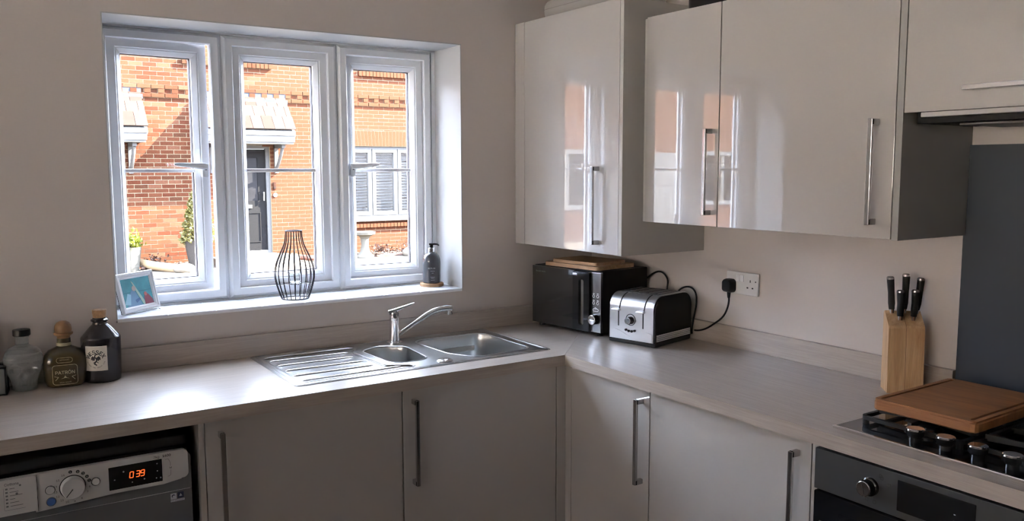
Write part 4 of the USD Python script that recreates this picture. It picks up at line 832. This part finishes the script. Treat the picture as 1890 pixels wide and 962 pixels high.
# ---- bottles and boxes at the left end of the worktop
# skull shaped clear bottle
t = thing('glass_bottle', 'clear skull shaped glass bottle with a black stopper', 'bottle', (-2.2125, -0.080, WT), -5)
rings = []
for z, hx, hy, yo in ((0.0, 0.030, 0.030, 0), (0.004, 0.034, 0.034, 0), (0.012, 0.033, 0.034, -0.002), (0.03, 0.036, 0.038, -0.004), (0.045, 0.041, 0.042, -0.003), (0.06, 0.046, 0.046, 0), (0.08, 0.052, 0.053, 0), (0.10, 0.052, 0.055, 0.002), (0.115, 0.047, 0.049, 0.002), (0.126, 0.037, 0.038, 0), (0.132, 0.024, 0.024, 0), (0.136, 0.0175, 0.0175, 0), (0.156, 0.0175, 0.0175, 0), (0.158, 0.0195, 0.0195, 0), (0.162, 0.0195, 0.0195, 0)):
    rings.append((z, hx, hy, yo))
zz = np.linspace(0, 0.162, 70); R_ = np.array(rings)
def skull_ring(z, n=64):
    hx, hy, yo = (np.interp(z, R_[:, 0], R_[:, i]) for i in (1, 2, 3)); p = sup(hx, hy, 2.1, n, z); p[:, 1] += yo
    for ex, ez, sx_, sz_, dep in ((-0.020, 0.066, .011, .010, .020), (0.020, 0.066, .011, .010, .020), (0, 0.049, .0055, .008, .013), (-0.034, 0.042, .010, .010, .004), (0.034, 0.042, .010, .010, .004), (0, 0.018, .02, .005, -.003)):
        front = p[:, 1] < 0; g_ = np.exp(-((p[:, 0]-ex)/sx_)**2-((z-ez)/sz_)**2)*dep; p[front, 1] += g_[front]
    if 0.018 < z < 0.034: 
        tm_ = 0.0028*np.cos(p[:, 0]*700); p[p[:, 1] < -0.02, 1] += tm_[p[:, 1] < -0.02]
    return p
part(t, 'body', loft([skull_ring(z) for z in zz]), skull_glass, smooth=True)
part(t, 'stopper', lathe([(0.022, 0.1625), (0.0235, 0.164), (0.0235, 0.178), (0.0225, 0.181), (0, 0.182)], 36), black_plastic)
# squat olive bottle with a ball stopper
def glass(name, c, rough=0.03): return mat(name, c, rough, transmission_weight=1.0, ior=1.45)
amber = glass('olive_glass', (0.30, 0.27, 0.13)); gold = mat('gold_print', (0.42, 0.36, 0.22), 0.45, 0.3); amber_fill = mat('amber_fill', (0.050, 0.036, 0.011), 0.14, coat_weight=0.15)
t = thing('liquor_bottle', 'squat olive glass bottle with a round wooden stopper', 'bottle', (-2.1035, -0.082, WT), -7)
pr = [(0, 0.046), (0.004, 0.052), (0.02, 0.0575), (0.06, 0.0605), (0.082, 0.0595), (0.098, 0.0535), (0.108, 0.044), (0.115, 0.030), (0.119, 0.0215), (0.122, 0.0195), (0.144, 0.0185)]
part(t, 'body', loft([sup(r, r*(0.74 if r > 0.025 else 1-(r-0.018)*37*.26 if r > 0.0185 else 1), 3.0 if r > 0.04 else 2.3, 56, z) for z, r in pr]), amber_fill)
part(t, 'neck_band', lathe([(0.0202, 0.1215), (0.0206, 0.1225), (0.0206, 0.130), (0.0200, 0.131)], 32), gold)
stop_w = wood('stopper_wood', '7a5a3c', '9c7650', 2, 6, 6, 0.5)
part(t, 'stopper', lathe([(0.0170, 0.144), (0.0185, 0.150), (0.0262, 0.156), (0.0268, 0.160), (0.0225, 0.163), (0.0238, 0.170), (0.0225, 0.182), (0.017, 0.191), (0.008, 0.196), (0, 0.197)], 36), stop_w)
def on_front(m, hx, hy, e):                           # lays a flat front patch on the superellipse front
    m = m.copy(); v = m.vertices; yf = -hy*np.maximum(0.02, 1-np.abs(v[:, 0]/hx)**e)**(1/e); m.vertices = np.stack([v[:, 0], yf+v[:, 1], v[:, 2]], 1); return m
fr = rrect(-0.034, 0.010, 0.034, 0.070, 0.009, 4); fr2 = rrect(-0.022, 0.076, 0.022, 0.092, 0.007, 4)
lab = [ext(fr.difference(fr.buffer(-0.0016)), 0.0006), ext(fr2.difference(fr2.buffer(-0.0014)), 0.0006), mv(text('PATRÓN', 0.0095, 0.0006, True), 0, 0.047, 0), mv(text('REPOSADO', 0.0035, 0.0006), 0.0, 0.085, 0),
       mv(ext(Polygon([(-0.012, 0), (-0.004, 0.003), (0, 0.010), (0.004, 0.003), (0.012, 0), (0, 0.002)]), 0.0006), 0, 0.028, 0), mv(text('100% AGAVE', 0.0035, 0.0006), 0, 0.017, 0), mv(ext(LineString([(-0.028, 0.036), (-0.018, 0.033), (-0.026, 0.024)]).buffer(0.0008), 0.0006)), mv(ext(LineString([(0.028, 0.036), (0.018, 0.033), (0.026, 0.024)]).buffer(0.0008), 0.0006))]
lm = cat(lab); lm = lm.subdivide_to_size(0.008); part(t, 'lettering', on_front(face_y(lm), 0.0605, 0.0605*.74+0.0004, 3.0), gold, smooth=False)
# dark gin bottle with cork
gin_glass = mat('dark_bottle_glass', (0.012, 0.010, 0.013), 0.05, coat_weight=0.3)
t = thing('gin_bottle', 'dark glass bottle with a cork and a cream label', 'bottle', (-2.0015, -0.0765, WT), -10)
part(t, 'body', lathe([(0.050, 0), (0.0525, 0.003), (0.0545, 0.02), (0.0565, 0.10), (0.0570, 0.134), (0.0545, 0.139), (0.030, 0.168), (0.0215, 0.176), (0.0205, 0.182), (0.0255, 0.186), (0.0255, 0.190), (0.0205, 0.193), (0.0195, 0.196), (0, 0.196)], 56), gin_glass)
cork = mat('cork', '8f6f52', 0.8, var=0.25, scale=90)
part(t, 'cork', lathe([(0.0185, 0.1962), (0.0205, 0.217), (0.0205, 0.2195), (0.019, 0.2205), (0, 0.2205)], 32), cork)
cream = mat('label_cream', 'cfc7ba', 0.7); ink = mat('label_ink', '1e1a1e', 0.6)
R0 = 0.0569
def curved(m, lift): m = face_y(m.subdivide_to_size(0.006)); v = m.vertices; v[:, 1] -= lift; m.vertices = v; return wrap(m, R0)
CX = -0.014
L_ = part(t, 'label', curved(ext(sbox(CX-0.0325, 0.040, CX+0.0325, 0.116), 0.0004), 0.0), cream, smooth=False)
arc = []
for i, ch in enumerate('WESSEX'):
    a = math.radians(62-i*24.8); c_ = text(ch, 0.0118, 0.0003, True); c_ = rot(c_, math.degrees(a), [0, 0, 1]); arc.append(mv(c_, CX+0.024*math.sin(-a), 0.074+0.024*math.cos(a), 0))
for i, ch in enumerate('ALFRED THE GREAT GIN'):
    if ch == ' ': continue
    a = math.radians(-70+i*7.3); c_ = text(ch, 0.0034, 0.0003); c_ = rot(c_, math.degrees(a), [0, 0, 1]); arc.append(mv(c_, CX+0.026*math.sin(a), 0.076-0.026*math.cos(a), 0))
part(L_, 'lettering', curved(cat(arc), 0.0005), ink, smooth=False)
bd_ = LineString([(0.003, 0.015), (-0.001, 0.012), (-0.003, 0.006), (0.002, 0.001), (0.003, -0.005), (-0.001, -0.010), (-0.004, -0.015), (0.001, -0.018)]).buffer(0.0018)
wing = lambda s: Polygon([(s*0.002, 0.004), (s*0.009, 0.009), (s*0.013, 0.004), (s*0.0135, -0.004), (s*0.010, -0.002), (s*0.008, -0.007), (s*0.0055, -0.003), (s*0.003, -0.006)])
emb = unary_union([bd_, wing(1), wing(-1), Polygon([(0.003, 0.017), (0.008, 0.0135), (0.003, 0.0125)]), Polygon([(0.001, -0.018), (0.004, -0.0205), (0.0, -0.021)]), LineString([(-0.001, -0.008), (-0.007, -0.012)]).buffer(0.0009), LineString([(0.001, -0.008), (0.007, -0.012)]).buffer(0.0009)])
part(L_, 'emblem', curved(mv(ext(emb, 0.0003), CX, 0.077, 0), 0.0005), ink, smooth=False)
# things cut by the left edge of the picture
t = thing('keepsake_box', 'small glass keepsake box with black edges at the far left of the worktop', 'box', (-2.3025, -0.088, WT), -8)
part(t, 'box', rbx(-0.045, -0.03, 0.002, 0.045, 0.03, 0.078, 0.002), mat('smoky_panel', (0.16, 0.165, 0.16), 0.15))
for z in (0.0, 0.078): part(t, 'edge', mv(ext(sbox(-0.047, -0.032, 0.047, 0.032).difference(sbox(-0.042, -0.027, 0.042, 0.027)), 0.004), 0, 0, z), black_plastic, smooth=False)
for x in (-0.045, 0.045):
    for y in (-0.03, 0.03): part(t, 'post', bx(x-0.002, y-0.002, 0.002, x+0.002, y+0.002, 0.08), black_plastic, smooth=False)
single('tall_carton', mv(rotz(rbx(-0.05, -0.02, 0, 0.05, 0.02, 0.20, 0.003), 0), -2.335, -0.03, WT), mat('carton_blue', (0.12, 0.14, 0.15), 0.6), 'tall blue-grey carton against the wall behind the keepsake box', 'carton')

# ---- window sill: photo frame, wire lantern, soap dispenser on a cork mat
SA = 40.0; PW, PH = 0.175, 0.134
t = thing('photo_frame', 'white picture frame leaning in the left corner of the window sill', 'photo frame', (-1.914, 0.050, WZ0+0.0035), SA)
lean = lambda m: rot(m, -13, [1, 0, 0])
fm = mat('frame_white', (0.74, 0.72, 0.71), 0.4)
part(t, 'frame', lean(mitre(0, PW, 0, PH, [(0, 0.0), (0.003, -0.006), (0.008, -0.006), (0.010, -0.003), (0.015, -0.003), (0.020, 0.001), (0.020, 0.006), (0, 0.006)])), fm)
part(t, 'back', lean(bx(0.002, 0.006, 0.002, PW-0.002, 0.010, PH-0.002)), black_plastic)
pic = part(t, 'picture', lean(bx(0.018, 0.002, 0.018, PW-0.018, 0.005, PH-0.018)), mat('picture_teal', '4f97a0', 0.35, var=0.18, scale=20))
def pp(poly, c, nm, k): part(pic, 'picture_shape', lean(face_y(ext(poly, 0.0004), 0, 0.002-0.0003*k, 0)), mat(nm, c, 0.4), smooth=False)
pp(sbox(0.018, 0.066, PW-0.018, 0.069), '3f838c', 'picture_horizon', 0)
pp(Polygon([(0.03, 0.02), (0.10, 0.02), (0.085, 0.055), (0.075, 0.075), (0.062, 0.075), (0.05, 0.06)]), '6f93b0', 'picture_blue', 1)
pp(Polygon([(0.02, 0.03), (0.045, 0.025), (0.055, 0.06), (0.04, 0.065)]), '93bfce', 'picture_pale', 2)
pp(Polygon([(0.066, 0.106), (0.074, 0.10), (0.118, 0.021), (0.104, 0.021), (0.085, 0.06)]), 'a8bfae', 'picture_streak', 3)
pp(Point(0.073, 0.079).buffer(0.009), 'b7a597', 'picture_face', 4)
pp(Polygon([(0.112, 0.02), (0.153, 0.02), (0.150, 0.035), (0.135, 0.052), (0.125, 0.058), (0.113, 0.045)]), '8a4a55', 'picture_red', 4)
pp(Point(0.122, 0.055).buffer(0.007), 'b46a66', 'picture_rose', 5)
pp(Polygon([(0.075, 0.03), (0.095, 0.04), (0.09, 0.046), (0.07, 0.04)]), '4a6a90', 'picture_navy', 5)
part(t, 'strut', lean(rot(bx(PW/2-0.015, 0.010, 0.0, PW/2+0.015, 0.013, PH*.7), 24, [1, 0, 0], (0, 0.010, PH*.7))), black_plastic, smooth=False)

t = thing('wire_lantern', 'dark wire lantern with a glass tealight cup on the window sill', 'lantern', (-1.318, 0.105, WZ0))
wire = mat('lantern_wire', (0.016, 0.014, 0.022), 0.45, 0.4)
prof_l = [(0.0485, 0.003), (0.056, 0.02), (0.0665, 0.055), (0.0715, 0.085), (0.0695, 0.115), (0.061, 0.145), (0.048, 0.175), (0.037, 0.20), (0.031, 0.225), (0.0295, 0.252)]
pl = smooth_path(prof_l, 4)
for i in range(20):
    a = 2*math.pi*i/20; part(t, 'wire', tube([(r*math.cos(a), r*math.sin(a), z) for r, z in pl], 0.0015, 6), wire)
circ = lambda r, z, n=48: [(r*math.cos(a), r*math.sin(a), z) for a in np.arange(n)*2*math.pi/n]
part(t, 'base_ring', tube(circ(0.0485, 0.002), 0.0018, 8, True), wire)
part(t, 'top_ring', tube(circ(0.0295, 0.252), 0.0018, 8, True), wire)
part(t, 'holder_ring', tube(circ(0.0235, 0.056), 0.0012, 6, True), wire)
for a in (0, math.pi/2): part(t, 'holder_wire', tube([(-0.067*math.cos(a), -0.067*math.sin(a), 0.056), (0.067*math.cos(a), 0.067*math.sin(a), 0.056)], 0.001, 6), wire)
part(t, 'tealight_cup', lathe([(0, 0.058), (0.021, 0.058), (0.023, 0.062), (0.0245, 0.095), (0.0232, 0.095), (0.0217, 0.064), (0, 0.061)], 32), clear_glass)

single('cork_mat', mv(lathe([(0.0475, 0), (0.0485, 0.003), (0.0485, 0.011), (0.0465, 0.013), (0, 0.013)], 40), -0.735, 0.128, WZ0+0.0004), wood('slice_wood', '8a6848', 'b08a66', 2, 8, 6, 0.7), 'round wooden coaster under the soap dispenser', 'coaster')
t = thing('soap_dispenser', 'grey soap dispenser with a silver collar on the window sill', 'soap dispenser', (-0.735, 0.128, WZ0+0.0138), -28)
soap_gl = mat('soap_plastic', (0.045, 0.045, 0.05), 0.12, coat_weight=0.6)
part(t, 'body', lathe([(0.034, 0), (0.0365, 0.003), (0.0368, 0.085), (0.0355, 0.099), (0.031, 0.111), (0.023, 0.120), (0.0145, 0.124), (0.0135, 0.126)], 44), soap_gl)
part(t, 'collar', lathe([(0.0125, 0.1262), (0.0130, 0.127), (0.0130, 0.142), (0.012, 0.143), (0, 0.143)], 32), chrome)
part(t, 'pump', cat(cyl((0, 0, 0.143), (0, 0, 0.155), 0.0075, 18), rbx(-0.010, -0.008, 0.154, 0.012, 0.008, 0.161, 0.003), tube([(0.008, 0, 0.158), (0.024, -0.002, 0.157), (0.031, -0.003, 0.152)], [0.004, 0.0035, 0.003], 10)), black_plastic)
txt = [mv(text('BAYLIS', 0.0062, 0.0003), 0, 0.062, 0)]+[mv(ext(sbox(-w, 0, w, 0.0016), 0.0003), 0.004, z, 0) for w, z in ((.009, .050), (.004, .042), (.010, .026), (.007, .021), (.008, .013))]
part(t, 'lettering', wrap(face_y(cat(txt).subdivide_to_size(0.006)), 0.0371), mat('soap_print', (0.40, 0.40, 0.42), 0.5), smooth=False)
